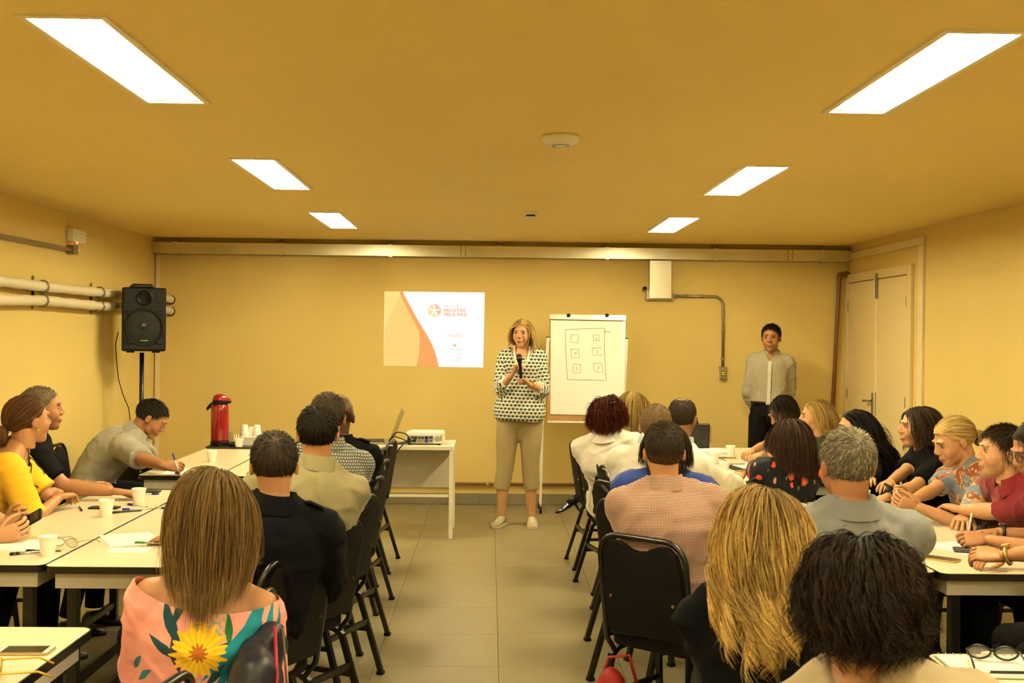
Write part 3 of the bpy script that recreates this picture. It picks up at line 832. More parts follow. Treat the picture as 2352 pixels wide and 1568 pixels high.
c = on(18, 1560, TZ); eyeglasses('yellow-framed eyeglasses at the lower left corner', (c.x - .02, c.y, TZ + .003), -70, M_amber, M_lens, r=.003)
eyeglasses('black eyeglasses lying on the notebook, lower right', (nb2.location.x - .01, nb2.location.y + .045, TZ + .0085), 165, M_black, M_lens, r=.0032)
t = thing('eraser', 'small white eraser beside the black eyeglasses', 'eraser', (nb2.location.x - .005, nb2.location.y + .088, TZ + .0085), .3)
MB().prism(rrect(-.014, .014, -.009, .009, .004), 0, .012).build('eraser_body', M_white, t, bevel=.002)
MB().box(-.0142, -.002, -.0092, .0092, .002, .010).build('sleeve', M_paper, t)
t = thing('pencil_case', 'dark cover lying open beside the hands, right edge', 'case', on(2260, 1268, TZ + .001), math.radians(-18))
MB().prism(rrect(-.12, .12, -.05, .05, .012), .0015, .009).build('case_body', plain('case_navy', (.03, .03, .05), .5), t, bevel=.002)
MB().box(-.11, .11, -.003, .003, .009, .0105).build('zip', M_silver, t)

# ------------------------------------------------------------------ people: mesh tools
def np_mesh(name, V, F, mats, smooth=True, mi=None):
    """V (n,3), F list of index arrays with a constant width each"""
    me = bpy.data.meshes.new(name)
    V = np.asarray(V, np.float32)
    me.vertices.add(len(V)); me.vertices.foreach_set('co', V.ravel())
    F = [np.asarray(f, np.int32) for f in F if len(f)]
    loops = np.concatenate([f.ravel() for f in F])
    tot = np.concatenate([np.full(len(f), f.shape[1], np.int32) for f in F])
    me.loops.add(len(loops)); me.loops.foreach_set('vertex_index', loops)
    me.polygons.add(len(tot))
    me.polygons.foreach_set('loop_start', np.concatenate([[0], np.cumsum(tot)[:-1]]).astype(np.int32))
    me.polygons.foreach_set('loop_total', tot)
    me.polygons.foreach_set('use_smooth', np.full(len(tot), smooth))
    if mi is not None: me.polygons.foreach_set('material_index', np.asarray(mi, np.int32))
    for m in (mats if isinstance(mats, (list, tuple)) else [mats]): me.materials.append(m)
    me.update(calc_edges=True)
    return me

def remesh(mb, voxel, smooth=4, fac=.5):
    me = bpy.data.meshes.new('tmp'); me.from_pydata(mb.v, [], mb.f)
    bm = bmesh.new(); bm.from_mesh(me); bmesh.ops.recalc_face_normals(bm, faces=bm.faces); bm.to_mesh(me); bm.free()
    o = bpy.data.objects.new('tmp', me); COL.objects.link(o)
    r = o.modifiers.new('r', 'REMESH'); r.mode = 'VOXEL'; r.voxel_size = voxel
    if smooth:
        k = o.modifiers.new('s', 'SMOOTH'); k.iterations = smooth; k.factor = fac
    ev = o.evaluated_get(bpy.context.evaluated_depsgraph_get()); m2 = ev.to_mesh()
    V = np.empty(len(m2.vertices) * 3, np.float32); m2.vertices.foreach_get('co', V); V = V.reshape(-1, 3)
    F = np.empty(len(m2.loops), np.int32); m2.loops.foreach_get('vertex_index', F); F = F.reshape(-1, 4)
    ev.to_mesh_clear(); bpy.data.objects.remove(o); bpy.data.meshes.remove(me)
    return V.astype(np.float64), F

def vnormals(V, F):
    N = np.zeros_like(V)
    n = np.cross(V[F[:, 2]] - V[F[:, 0]], V[F[:, 3]] - V[F[:, 1]])
    for k in range(4): np.add.at(N, F[:, k], n)
    return N / (np.linalg.norm(N, axis=1, keepdims=True) + 1e-12)

def fold_noise(P, seed, freq, n=6):
    r = np.random.RandomState(seed); out = np.zeros(len(P))
    for k in range(n):
        d = r.normal(size=3); d /= np.linalg.norm(d)
        w = r.normal(size=3); w /= np.linalg.norm(w)
        f = freq * r.uniform(.6, 1.7)
        out += np.sin(P @ d * f + 1.3 * np.sin(P @ w * f * .6 + r.uniform(0, 6)) + r.uniform(0, 6)) / n
    return out

V3 = lambda a: np.array(a, float)
unit = lambda a: V3(a) / (np.linalg.norm(a) + 1e-12)
def fwd(a): a = math.radians(a); return V3((-math.sin(a), math.cos(a), 0))
def rgt(a): a = math.radians(a); return V3((math.cos(a), math.sin(a), 0))

# ------------------------------------------------------------------ heads (remeshed once per type)
def head_parts(sex, fat=0, vox=.005):
    mb = MB(); f = sex == 'f'
    j = .92 if f else 1.0
    mb.ball((0, -.014, .036), (.074, .096, .081), 24, 16)
    mb.ball((0, .026, .004), (.065, .064, .084), 22, 14)                       # face
    mb.ball((0, .020, -.050), (.058 * j + fat * .006, .062, .052), 20, 12)     # jaw
    mb.ball((0, .050, -.082), (.034 * j, .036, .030), 14, 10)                  # chin
    mb.ball((0, .067, -.097), (.018 * j, .018, .014), 10, 8)
    for s in (-1, 1):
        mb.ball((s * .036, .046, -.026), (.028 + fat * .005, .035, .040), 14, 10)   # cheek
        mb.ball((s * .024, .078, .030), (.030, .014, .010), 10, 6)             # brow ridge
        mb.ball((s * .0115, .0945, -.0275), (.0085, .011, .0085), 8, 6)        # nostril wing
        E = Matrix.Rotation(s * -.30, 3, 'Z') @ Matrix.Rotation(-.22, 3, 'X')
        mb.ball((s * .0765, -.012, -.006), (.008, .017, .029), 10, 8, M=E)     # ear
        mb.ball((s * .0805, -.016, -.001), (.0055, .0165, .0245), 8, 6, M=E)
    mb.tube([(0, .084, .028), (0, .093, .004), (0, .1045, -.0195), (0, .099, -.030)], [.0095, .0095, .0118, .0085], 10)
    mb.ball((0, .078, -.052), (.027, .0155, .020), 12, 8)
    mb.ball((0, .0895, -.0570), (.022, .0080, .0052), 12, 6)
    mb.ball((0, .0880, -.0668), (.019, .0085, .0058), 12, 6)
    mb.tube([(0, -.026, -.02), (0, -.034, -.13)], [.056, .053], 14)
    V, F = remesh(mb, vox, 5 if vox < .006 else 3, .5)
    for s in (-1, 1):
        c = V3((s * .031, .083, .008)); dd_ = np.linalg.norm((V - c) / V3((.0175, .03, .0115)), axis=1)
        V[:, 1] -= .0085 * np.clip(1 - dd_, 0, 1) ** .8 * (V[:, 1] > .04)
        c = V3((s * .083, -.010, -.004)); dd_ = np.linalg.norm((V - c) / V3((.012, .010, .016)), axis=1)
        V[:, 0] -= s * .006 * np.clip(1 - dd_, 0, 1)
    tint = np.ones((len(V), 4))
    lip = np.exp(-(((V[:, 0]) / .021) ** 4 + ((V[:, 2] + .062) / .0105) ** 4)) * (V[:, 1] > .07)
    lc = V3((.86, .50, .50)) if f else V3((.80, .55, .50))
    tint[:, :3] = tint[:, :3] * (1 - lip[:, None]) + lip[:, None] * lc
    mouth = np.exp(-((V[:, 0] / .02) ** 4 + ((V[:, 2] + .0617) / .002) ** 2)) * (V[:, 1] > .075)
    tint[:, :3] *= (1 - .55 * mouth)[:, None]
    ck = np.exp(-(((np.abs(V[:, 0]) - .042) / .022) ** 2 + ((V[:, 2] + .03) / .022) ** 2)) * (V[:, 1] > .03)
    tint[:, 1:3] *= (1 - .10 * ck)[:, None]
    if not f:
        st = (V[:, 1] > .0) * np.clip((-.035 - V[:, 2]) / .02, 0, 1) * np.clip((V[:, 2] + .125) / .02, 0, 1) * (1 - lip)
        tint[:, :3] *= (1 - .16 * st)[:, None]
    # upper eyelids
    LV, LF = [], []
    for s in (-1, 1):
        c = V3((s * .031, .0708, .008)); o = len(LV); r = .0132
        for a in range(14):
            el = math.radians(16 + a * 12) if a < 7 else math.radians(-24 - (a - 7) * 11)
            for b in range(9):
                az = math.radians(-96 + b * 24)
                LV.append(c + r * V3((math.sin(az) * math.cos(el), math.cos(az) * math.cos(el), math.sin(el))))
        for a in [0, 1, 2, 3, 4, 5, 7, 8, 9, 10, 11, 12]:
            for b in range(8): LF.append((o + a * 9 + b, o + a * 9 + b + 1, o + a * 9 + b + 10, o + a * 9 + b + 9))
    n = len(V)
    V = np.vstack([V, LV]); F = np.vstack([F, np.array(LF) + n])
    tint = np.vstack([tint, np.tile((.70, .60, .55, 1), (len(LV), 1))])
    return V, F, tint
def face_y(hV, x, z):
    m = (np.abs(hV[:, 0] - x) < .006) & (np.abs(hV[:, 2] - z) < .006)
    return hV[m, 1].max() if m.any() else .08
HEADS = {k: head_parts(*k) for k in (('m', 0), ('f', 0), ('m', 0, .008), ('f', 0, .008))}

g = Mt('eye', (.34, .30, .25), .25); M_eyew = g.m_
M_iris = plain('iris', (.10, .06, .03), .2); M_pupil = plain('pupil', (.004, .004, .004), .15)

def eye_mesh():
    mb = MB(); n = 14; r = .0118; rings = []
    th = [0.12, .28, .52, .62, 1.0, 1.5, 2.1, 2.8]
    for t_ in th: rings.append([V3((r * math.sin(t_) * math.cos(q), r * math.cos(t_), r * math.sin(t_) * math.sin(q))) for q in np.linspace(0, 2 * math.pi, n + 1)[:-1]])
    for a in range(len(rings) - 1):
        mb.loft(rings[a:a + 2], mi=2 if a == 0 else 1 if a == 1 else 0, cap=False)
    mb.add(rings[0], [tuple(range(n))], 2)
    return mb
M_skin = {}
def skin(name, col):
    if name not in M_skin:
        g = Mt('skin_' + name, col, .48, spec=.35)
        v = g.coord('Object'); nz = g.noise(v, 22, 4)
        base = g.mix(nz, tuple(c * .92 for c in col), tuple(c * 1.07 for c in col))
        mx = g.n('ShaderNodeMix', data_type='RGBA', blend_type='MULTIPLY'); mx.inputs[0].default_value = 1
        g.put(mx.inputs[6], base); g.nt.links.new(g.attr('tint').outputs['Color'], mx.inputs[7])
        g.color(S(g, mx.outputs[2])); g.bump(g.noise(v, 420, 2), .15, .0006)
        M_skin[name] = g.m_
    return M_skin[name]
SK_LIGHT, SK_TAN, SK_MID, SK_DARK = (.47, .25, .125), (.39, .185, .08), (.33, .15, .065), (.07, .028, .014)

# ------------------------------------------------------------------ hair
g = Mt('hair', (.1, .08, .05), .6, spec=.12)
ca = g.attr('Col'); hv = g.coord('Object')
hn = g.noise(hv, 210, 3, .7)
mx = g.n('ShaderNodeMix', data_type='RGBA', blend_type='MULTIPLY'); mx.inputs[0].default_value = 1
g.nt.links.new(ca.outputs['Color'], mx.inputs[6]); g.put(mx.inputs[7], g.mix(hn, (.25, .25, .25), (1.75, 1.75, 1.75))); g.color(S(g, mx.outputs[2]))
g.bump(hn, .5, .003)
g.b.inputs['Anisotropic'].default_value = .3
M_hair = g.m_
HC, HR = V3((0, -.014, .034)), V3((.0765, .099, .0845))

def scalp_ok(P, low=-.075, front=.083):
    """True where hair grows on the head, in head space"""
    y, z, x = P[:, 1], P[:, 2], np.abs(P[:, 0])
    hl = np.interp(y, [-.1, -.05, -.028, -.005, .012, .03, .05, .085], [low, low, -.045, .012, .02, .036, .058, front])
    return z > hl

def sphere_dirs(n, seed):
    r = np.random.RandomState(seed); d = r.normal(size=(n, 3)); return d / np.linalg.norm(d, axis=1, keepdims=True)

def tubes(P, rad, sides=3, ref=None):
    n, k, _ = P.shape
    T_ = np.gradient(P, axis=1); T_ /= np.linalg.norm(T_, axis=2, keepdims=True) + 1e-9
    if ref is None: ref = np.tile(V3((.3, .8, .5)), (n, 1))
    A = np.cross(T_, ref[:, None, :]); A /= np.linalg.norm(A, axis=2, keepdims=True) + 1e-9
    B = np.cross(T_, A)
    ang = np.arange(sides) * 2 * np.pi / sides
    V = P[:, :, None, :] + rad[:, :, None, None] * (A[:, :, None, :] * np.cos(ang)[None, None, :, None] + B[:, :, None, :] * np.sin(ang)[None, None, :, None])
    V = V.reshape(-1, 3)
    base = (np.arange(n) * k * sides)[:, None, None] + (np.arange(k - 1) * sides)[None, :, None]
    i = np.arange(sides)[None, None, :]; j = (np.arange(sides) + 1) % sides
    F = np.stack([base + i, base + j[None, None, :], base + sides + j[None, None, :], base + sides + i], -1).reshape(-1, 4)
    return V, F

def ribbons(P, rad, ref):
    n, k, _ = P.shape
    T_ = np.gradient(P, axis=1)
    A = np.cross(T_, ref[:, None, :]); A /= np.linalg.norm(A, axis=2, keepdims=True) + 1e-9
    V = np.stack([P - A * rad[:, :, None], P + A * rad[:, :, None]], 2).reshape(-1, 3)
    b_ = ((np.arange(n) * k)[:, None] + np.arange(k - 1)[None, :]).ravel() * 2
    return V, np.stack([b_, b_ + 1, b_ + 3, b_ + 2], 1)

def hair_mesh(name, Mh, spec, colliders, seed):
    """spec: style, cols (dark, light), length, n, r (strand radius), vol, curl, part, flow"""
    r = np.random.RandomState(seed); st = spec['style']
    Mi = np.linalg.inv(Mh); G = Mi[:3, :3] @ V3((0, 0, -1)); G /= np.linalg.norm(G)
    low, front = spec.get('low', -.075), spec.get('front', .083)
    sc = spec.get('scale', V3((1, 1, 1)))
    D = sphere_dirs(spec['n'] * 3, seed)
    P = HC + D * HR * sc
    ok = scalp_ok(P, low, front)
    if st == 'bald': # thin on the crown
        q = np.linalg.norm((P - V3(spec.get('spot', (.0, -.035, .115)))) / V3((.055, .06, .05)), axis=1)
        ok &= r.rand(len(P)) < np.clip((q - .55) * 1.4, .06, 1)
    P = P[ok][:spec['n']]; D = D[ok][:spec['n']]
    n = len(P)
    Nn = D / HR; Nn /= np.linalg.norm(Nn, axis=1, keepdims=True)
    k = spec.get('k', 6); L = spec['length'] * r.uniform(1 - spec.get('lvar', .2), 1.05, n)
    if st == 'long': L = np.maximum(L - .085 * np.arccos(np.clip(D[:, 2], -1, 1)), .05)
    vol = spec.get('vol', .012); off = vol * r.rand(n) ** .8 + .003
    if st in ('short', 'bald', 'buzz'):
        wh = V3(spec.get('whorl', (.01, -.075, .085)))
        fl = P - wh; fl += V3(spec.get('flow', (0, .03, -.04)))
        tg = fl - (fl * Nn).sum(1)[:, None] * Nn; tg /= np.linalg.norm(tg, axis=1, keepdims=True) + 1e-9
        d = tg + spec.get('lift', .35) * Nn + spec.get('rough', .16) * r.normal(size=(n, 3)); d /= np.linalg.norm(d, axis=1, keepdims=True)
        S_ = np.linspace(0, 1, k)[None, :, None]
        path = P[:, None, :] + .001 * Nn[:, None, :] + d[:, None, :] * L[:, None, None] * S_ - Nn[:, None, :] * (S_ ** 2) * L[:, None, None] * spec.get('lift', .35) * .45
        topf = np.clip((P[:, 2] - .05) / .06, 0, 1)
        path += Nn[:, None, :] * (topf * spec.get('top', .006))[:, None, None] * S_
    else:
        part = spec.get('part', 0.0)
        sx = np.sign(P[:, 0] - part + 1e-4 + .004 * r.normal(size=n))
        sf = spec.get('side', .8) * np.clip((P[:, 1] + .015) / .07, .03, 1)
        fl = np.stack([sx * sf, np.full(n, spec.get('back', -.5)), -.5 * np.clip(-P[:, 1] / .06, 0, 1)], 1)
        BK = Mi[:3, :3] @ spec['bk']
        if st == 'tied':
            tie = V3(spec['tie']); fl = tie - P
        tg = fl - (fl * Nn).sum(1)[:, None] * Nn; tg /= np.linalg.norm(tg, axis=1, keepdims=True) + 1e-9
        d = tg + spec.get('lift', .12) * Nn + .06 * r.normal(size=(n, 3)); d /= np.linalg.norm(d, axis=1, keepdims=True)
        p = P - .002 * Nn; path = [p.copy()]
        step = L / (k - 1)
        Li = [(Mi[:3, :3] @ a + Mi[:3, 3], Mi[:3, :3] @ b + Mi[:3, 3], rad) for a, b, rad in colliders]
        gk = spec.get('grav', .35); XL_ = V3((1., 0, 0))
        for i in range(1, k):
            if st == 'tied':
                to = tie - p; dist = np.linalg.norm(to, axis=1, keepdims=True)
                tgt = to / (dist + 1e-6); d = .5 * d + .6 * tgt; d /= np.linalg.norm(d, axis=1, keepdims=True) + 1e-9
                q = p + d * np.minimum(dist[:, 0], step)[:, None]
            else:
                g_ = gk if i > 1 else gk * .5
                d = d + g_ * G + .05 * r.normal(size=(n, 3)); d /= np.linalg.norm(d, axis=1, keepdims=True)
                q = p + d * step[:, None]
                fr = (q[:, 1] > .022) & (q[:, 2] < .055) & (np.abs(q[:, 0]) < .074)
                q[fr, 0] = np.where(q[fr, 0] > part, .074, -.074) ; q[fr, 1] -= .006
                if spec.get('hold'):
                    bk = spec['hold']; m = q[:, 2] < -.03
                    q[m, 1] -= np.clip(q[m, 1] - bk, 0, .01)
            q0 = q.copy()
            of_ = off * min(1, i / (k * .30)) + .002; oo_ = off; off = of_
            e = (q - HC) / (HR * sc + off[:, None]); mm = np.linalg.norm(e, axis=1)
            ins = mm < 1
            q[ins] = HC + (e[ins] / mm[ins][:, None]) * (HR * sc + off[ins][:, None])
            for a, b, rad in Li:
                ab = b - a; t_ = np.clip(((q - a) @ ab) / (ab @ ab), 0, 1); cp_ = a + t_[:, None] * ab
                dv = q - cp_; dl = np.linalg.norm(dv, axis=1); R_ = rad + off * .8
                h = dl < R_
                dv = dv + BK * spec.get('bias', .06); dv -= XL_[None, :] * (dv @ XL_)[:, None] * .75
                dn_ = np.linalg.norm(dv, axis=1)
                q[h] = cp_[h] + dv[h] / (dn_[h][:, None] + 1e-9) * R_[h][:, None]
                q[h] += XL_ * (((q0[h] - q[h]) @ XL_) * .9)[:, None]
            off = oo_
            d = q - p; d /= np.linalg.norm(d, axis=1, keepdims=True) + 1e-9
            p = q; path.append(p.copy())
        path = np.stack(path, 1)
        # trim every strand to its own length
        sg = np.linalg.norm(np.diff(path, axis=1), axis=2); cl_ = np.concatenate([np.zeros((n, 1)), np.cumsum(sg, 1)], 1)
        tg_ = np.minimum(L, cl_[:, -1])[:, None] * np.linspace(0, 1, k)[None, :]
        path = np.stack([np.stack([np.interp(tg_[i_], cl_[i_], path[i_, :, c_]) for c_ in range(3)], 1) for i_ in range(n)])
        # locks
        K = max(4, n // spec.get('lock', 14)); gi = r.choice(n, K, replace=False)
        dd = ((P[:, None, :] - P[None, gi, :]) ** 2).sum(2); own = gi[np.argmin(dd, 1)]
        w = (np.linspace(0, 1, k) ** 1.3 * spec.get('clump', .45))[None, :, None]
        path = path * (1 - w) + path[own] * w
        if spec.get('conv'):
            cs_ = (np.linspace(0, 1, k) ** 2)[None, :]; path[:, :, 0] *= 1 - spec['conv'] * cs_
        if spec.get('curl'):
            A_, tw, *cp = spec['curl']; s_ = np.linspace(0, 1, k)[None, :]
            ph = r.uniform(0, 6.28, K); php = ph[np.argmin(dd, 1)] + r.normal(size=n) * .35
            e1 = Nn; e2 = np.cross(Nn, G)
            env = (s_ ** cp[0] if cp else np.clip(s_ * 2.2, 0, 1)) * A_ * L[:, None] / spec['length']
            om = tw * s_ * 6.28 + php[:, None]
            path += env[:, :, None] * (np.cos(om)[:, :, None] * e1[:, None, :] + np.sin(om)[:, :, None] * e2[:, None, :])
    prof = (1 - .75 * np.linspace(0, 1, k) ** 2)[None, :] * (spec['r'] * r.uniform(.7, 1.3, n))[:, None]
    twist = Nn + .9 * r.normal(size=Nn.shape); V, F = ribbons(path, prof, twist)
    c0, c1 = V3(spec['cols'][0]), V3(spec['cols'][1])
    mixv = np.clip(r.beta(1.6, 1.8, n) + .0, 0, 1)
    if 'lockvar' in spec and st not in ('short', 'bald', 'buzz'):
        lv = r.rand(K)[np.argmin(dd, 1)]; mixv = np.clip(.35 * mixv + .65 * lv, 0, 1)
    C = c0 + (c1 - c0) * mixv[:, None]
    Cv = np.repeat(C, k * 2, 0)
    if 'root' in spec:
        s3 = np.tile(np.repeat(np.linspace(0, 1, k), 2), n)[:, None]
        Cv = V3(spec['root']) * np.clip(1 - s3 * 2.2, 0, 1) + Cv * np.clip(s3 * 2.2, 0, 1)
    if spec.get('grey') is not None: # grey towards the temples
        zz = np.repeat(np.clip((.06 - P[:, 2]) / .07, 0, 1), k * 2)[:, None]
        Cv = Cv * (1 - zz) + V3(spec['grey']) * zz
    # scalp cap under the strands
    nu, nv = 72, 46
    th = np.linspace(.001, math.pi, nv); az = np.linspace(0, 2 * math.pi, nu + 1)[:-1]
    cd_ = np.stack([np.sin(th)[:, None] * np.cos(az)[None], np.sin(th)[:, None] * np.sin(az)[None], np.cos(th)[:, None] * np.ones(nu)[None]], -1).reshape(-1, 3)
    CV = HC + cd_ * (HR * sc + spec.get('cap', .002))
    keep = scalp_ok(CV, low, front - .002)
    if st == 'bald':
        q = np.linalg.norm((CV - V3(spec.get('spot', (.0, -.035, .115)))) / V3((.055, .06, .05)), axis=1); keep &= q > .95
    CF = []
    for a in range(nv - 1):
        for b in range(nu):
            f = (a * nu + b, a * nu + (b + 1) % nu, (a + 1) * nu + (b + 1) % nu, (a + 1) * nu + b)
            if keep[list(f)].sum() >= 3: CF.append(f[::-1])
    capc = V3(spec.get('capcol', c0 * .8 + c1 * .2))
    if len(CF):
        cc_ = np.tile(capc, (len(CV), 1))
        if 'fade' in spec:
            fz = np.clip((.012 - CV[:, 2]) / .075, 0, 1)[:, None] * (CV[:, 1:2] < .05); cc_ = cc_ * (1 - fz) + V3(spec['fade']) * fz
        F = np.vstack([F, np.array(CF) + len(V)]); V = np.vstack([V, CV]); Cv = np.vstack([Cv, cc_])
    V = V @ Mh[:3, :3].T + Mh[:3, 3]
    me = np_mesh(name, V, [F], M_hair)
    at_ = me.attributes.new('Col', 'FLOAT_COLOR', 'POINT')
    at_.data.foreach_set('color', np.hstack([Cv, np.ones((len(Cv), 1))]).astype(np.float32).ravel())
    return me

# ------------------------------------------------------------------ hands
def hand(mb, Wp, d, n, right, pose, s=1.0):
    """palm and five fingers; d points along the hand, n out of the palm"""
    d = unit(d); n = unit(V3(n) - d * (V3(n) @ d)); w = np.cross(d, n) * (1 if right else -1)   # w: towards the thumb
    Wp = V3(Wp)
    rings = []
    for t_, hw, ht in ((-.035, .017, .014), (-.008, .024, .0185), (.012, .030, .018), (.04, .039, .0155), (.075, .042, .0135), (.092, .038, .011)):
        ring = []
        for q in np.linspace(0, 2 * math.pi, 13)[:-1]:
            cx, cy = math.cos(q), math.sin(q)
            ring.append(Wp + s * (d * t_ + w * hw * math.copysign(abs(cx) ** .75, cx) + n * ht * math.copysign(abs(cy) ** .85, cy)))
        rings.append(ring)
    mb.loft(rings)
    cu = pose.get('curl', (.25, .45, .3)); spread = pose.get('spread', .10)
    for k, (x, ln) in enumerate(((.030, .068), (.010, .076), (-.010, .071), (-.029, .056))):
        p = Wp + s * (d * .085 + w * x); dd = unit(d + w * spread * (1.5 - k)); a = 0
        ck = cu if not isinstance(cu, dict) else cu[k]
        path = [p]; rr = [.0092 * s]
        for seg, c in zip((.45, .31, .24), ck):
            a += c
            v_ = dd * math.cos(a) + n * math.sin(a)
            path.append(path[-1] + v_ * ln * seg * s * .5); rr.append(.0088 * s)
            path.append(path[-1] + v_ * ln * seg * s * .5); rr.append((.0082 if seg > .3 else .0062) * s)
        mb.tube([tuple(x_) for x_ in path], rr, 8)
        mb.ball(path[-1], .0062 * s, 8, 6)
    th = pose.get('thumb', (.55, .25)); p = Wp + s * (d * .022 + w * .026)
    v1 = unit(d * .75 + w * .75 * math.cos(th[0]) + n * math.sin(th[0]) * .9)
    p1 = p + v1 * .042 * s; v2 = unit(v1 + d * .5 - w * th[1]); p2 = p1 + v2 * .030 * s; v3 = unit(v2 + d * .3 - w * th[1]); p3 = p2 + v3 * .022 * s
    mb.tube([tuple(x_) for x_ in (p - v1 * .01, p, p1, p2, p3)], [.013 * s, .0135 * s, .0105 * s, .0095 * s, .0065 * s], 8)
    mb.ball(p3, .0066 * s, 8, 6)

def ik(S_, W_, L1, L2, pole):
    d = W_ - S_; D = np.linalg.norm(d); dn = d / (D + 1e-9)
    D2 = min(max(D, abs(L1 - L2) + .02), .995 * (L1 + L2)); W2 = S_ + dn * D2
    a = (L1 * L1 - L2 * L2 + D2 * D2) / (2 * D2); h = math.sqrt(max(0, L1 * L1 - a * a))
    pp_ = V3(pole) - dn * (V3(pole) @ dn); pp_ /= np.linalg.norm(pp_) + 1e-9
    return S_ + dn * a + pp_ * h, W2

RING = np.linspace(0, 2 * math.pi, 25)[:-1]
PROF = {
 'm': [(-.17, .135, .105), (-.06, .172, .125), (.10, .172, .125), (.30, .160, .118), (.50, .168, .122), (.68, .183, .125), (.80, .180, .113), (.88, .156, .098), (.95, .112, .080), (1.0, .066, .062)],
 'f': [(-.17, .145, .110), (-.06, .180, .128), (.10, .172, .122), (.32, .138, .104), (.50, .145, .112), (.66, .158, .130), (.80, .155, .106), (.88, .132, .088), (.95, .092, .070), (1.0, .056, .055)]}

PEOPLE = {}
def person(key, label, head, hyaw, pel, tyaw, pyaw=None, hpitch=0, hroll=0, sex='m', s=1.0, wide=1.0, slouch=.025, lean=0,
           skn=('tan', SK_TAN), hair=None, top=None, pants=None, wl=None, wr=None, pl=None, pr=None, hl=None, hr=None,
           seated=True, feet=None, iris=None, fat=0, seat=True, seat_label=None, hs=1.0, brows=(.03, .02, .012), legs=True, neck=.052, nd=.116, shoes=None, seat_at=None, hpos=None, bare_legs=False):
    """builds one figure; head = (px, py, Y) of the middle of the head; yaw in degrees left of straight ahead"""
    seed = abs(hash_(key)) % 9999
    f = sex == 'f'; hkey = (sex, 0) if abs(hyaw) > 35 else (sex, 0, .008)   # heads seen from behind need less mesh
    Hc = V3(hpos) if hpos is not None else V3(at(*head))
    pyaw = tyaw if pyaw is None else pyaw
    Pc = V3((pel[0], pel[1], pel[2] if len(pel) > 2 else .555))
    base = Vector((Pc[0], Pc[1], 0)); B = V3(base)
    t = thing('person', label, 'person', base)
    HM = (Matrix.Translation(Vector(Hc)) @ Matrix.Rotation(math.radians(hyaw), 4, 'Z') @ Matrix.Rotation(math.radians(hpitch), 4, 'X') @ Matrix.Rotation(math.radians(hroll), 4, 'Y') @ Matrix.Diagonal((hs, hs, hs, 1)))
    Mh = np.array(HM)
    hup = Mh[:3, 2] / hs; hf = Mh[:3, 1] / hs
    N = Hc - nd * s * (.55 * hup + .45 * V3((0, 0, 1))) - .046 * (.5 * hf + .5 * fwd(tyaw))
    up = unit(N - Pc); L = np.linalg.norm(N - Pc)
    R = rgt(tyaw); R = unit(R - up * (R @ up)); Fw = np.cross(up, R)
    sp_ = lambda q: Pc + up * L * q - Fw * slouch * 4 * max(0, q) * (1 - q)
    wf = s * wide
    def torso(mb, inf, lo=-.17, hi=1.0, flare=0):
        pr_ = PROF[sex]; qs = [p for p in pr_ if lo - 1e-6 <= p[0] <= hi + 1e-6]
        if abs(qs[0][0] - lo) > .02: qs = [(lo, np.interp(lo, [p[0] for p in pr_], [p[1] for p in pr_]), np.interp(lo, [p[0] for p in pr_], [p[2] for p in pr_]))] + qs
        rings = []
        for q, wx, wy in qs:
            fl = flare * max(0, (.5 - q)) - (inf * .55 if q > .97 else 0)
            c = sp_(q)
            rings.append([c + R * ((wx * wf + inf + fl) * math.copysign(abs(math.cos(a)) ** .88, math.cos(a))) + Fw * ((wy * s * (.6 + .4 * wide) + inf + fl) * math.sin(a)) for a in RING])
        mb.loft(rings)
    sw = (.146 if f else .162) * wf
    sh = {1: sp_(.855) + R * sw, -1: sp_(.855) - R * sw}
    L1, L2 = .285 * s, .25 * s
    arms = {}
    for side, wt, pole in ((1, wr, pr), (-1, wl, pl)):
        if wt is None: wt = V3((Pc[0], Pc[1], 0)) + fwd(pyaw) * .47 + rgt(pyaw) * side * .13 + V3((0, 0, .775))
        wt = V3(wt)
        pole = V3(pole) if pole is not None else R * side * .6 - V3((0, 0, 1)) - Fw * .2
        E, W2 = ik(sh[side], wt, L1, L2, pole); arms[side] = (sh[side], E, W2)
    # ---- body: one skin surface of torso, neck and arms
    mb = MB(); torso(mb, 0)
    nk = neck * s * (1 if not f else .86)
    mb.tube([tuple(sp_(.93)), tuple(sp_(1.0) + Fw * .004), tuple(Hc - hup * .045 * hs - hf * .022 * hs)], [nk * 1.35, nk * 1.04, nk], 16)
    af = s * (.86 if f else 1.0) * (.75 + .25 * wide)
    for side in (1, -1):
        a, e, w_ = arms[side]
        mb.tube([tuple(sp_(.97) + R * side * .03), tuple(sh[side] * .6 + sp_(.93) * .4 + up * .012), tuple(a)], [.045 * wf, .044 * wf, .046 * wf], 10)
        mb.tube([tuple(a - up * .04), tuple(sp_(.50) + R * side * .085 * wf)], [.046 * af, .060 * wf], 10)
        mb.ball(a, .057 * af, 12, 8)
        mb.tube([tuple(a), tuple(a * .6 + e * .4), tuple(e)], [.054 * af, .049 * af, .040 * af], 12)
        mb.ball(e, .041 * af, 10, 8)
        mb.tube([tuple(e), tuple(e * .7 + w_ * .3), tuple(w_)], [.040 * af, .042 * af, .027 * af], 12)
    if bare_legs:
        for pts, rr in bare_legs: mb.tube(pts, rr, 12)
    V, F = remesh(mb, .0120, 4, .5); n0_body = V.copy()
    tint = np.ones((len(V), 4))
    hb = MB()
    hd_ = {1: hr or {}, -1: hl or {}}
    for side in (1, -1):
        a, e, w_ = arms[side]; ps = hd_[side]
        if ps.get('skip'): continue
        d = unit(w_ - e)
        if 'dir' in ps: d = unit(ps['dir'])
        hand(hb, w_ - d * .004, d, ps.get('n', (0, 0, -1)), side == 1, ps, s * (.92 if f else 1.0))
    hV, hF, hT = HEADS[hkey]
    hV = hV @ Mh[:3, :3].T + Mh[:3, 3]
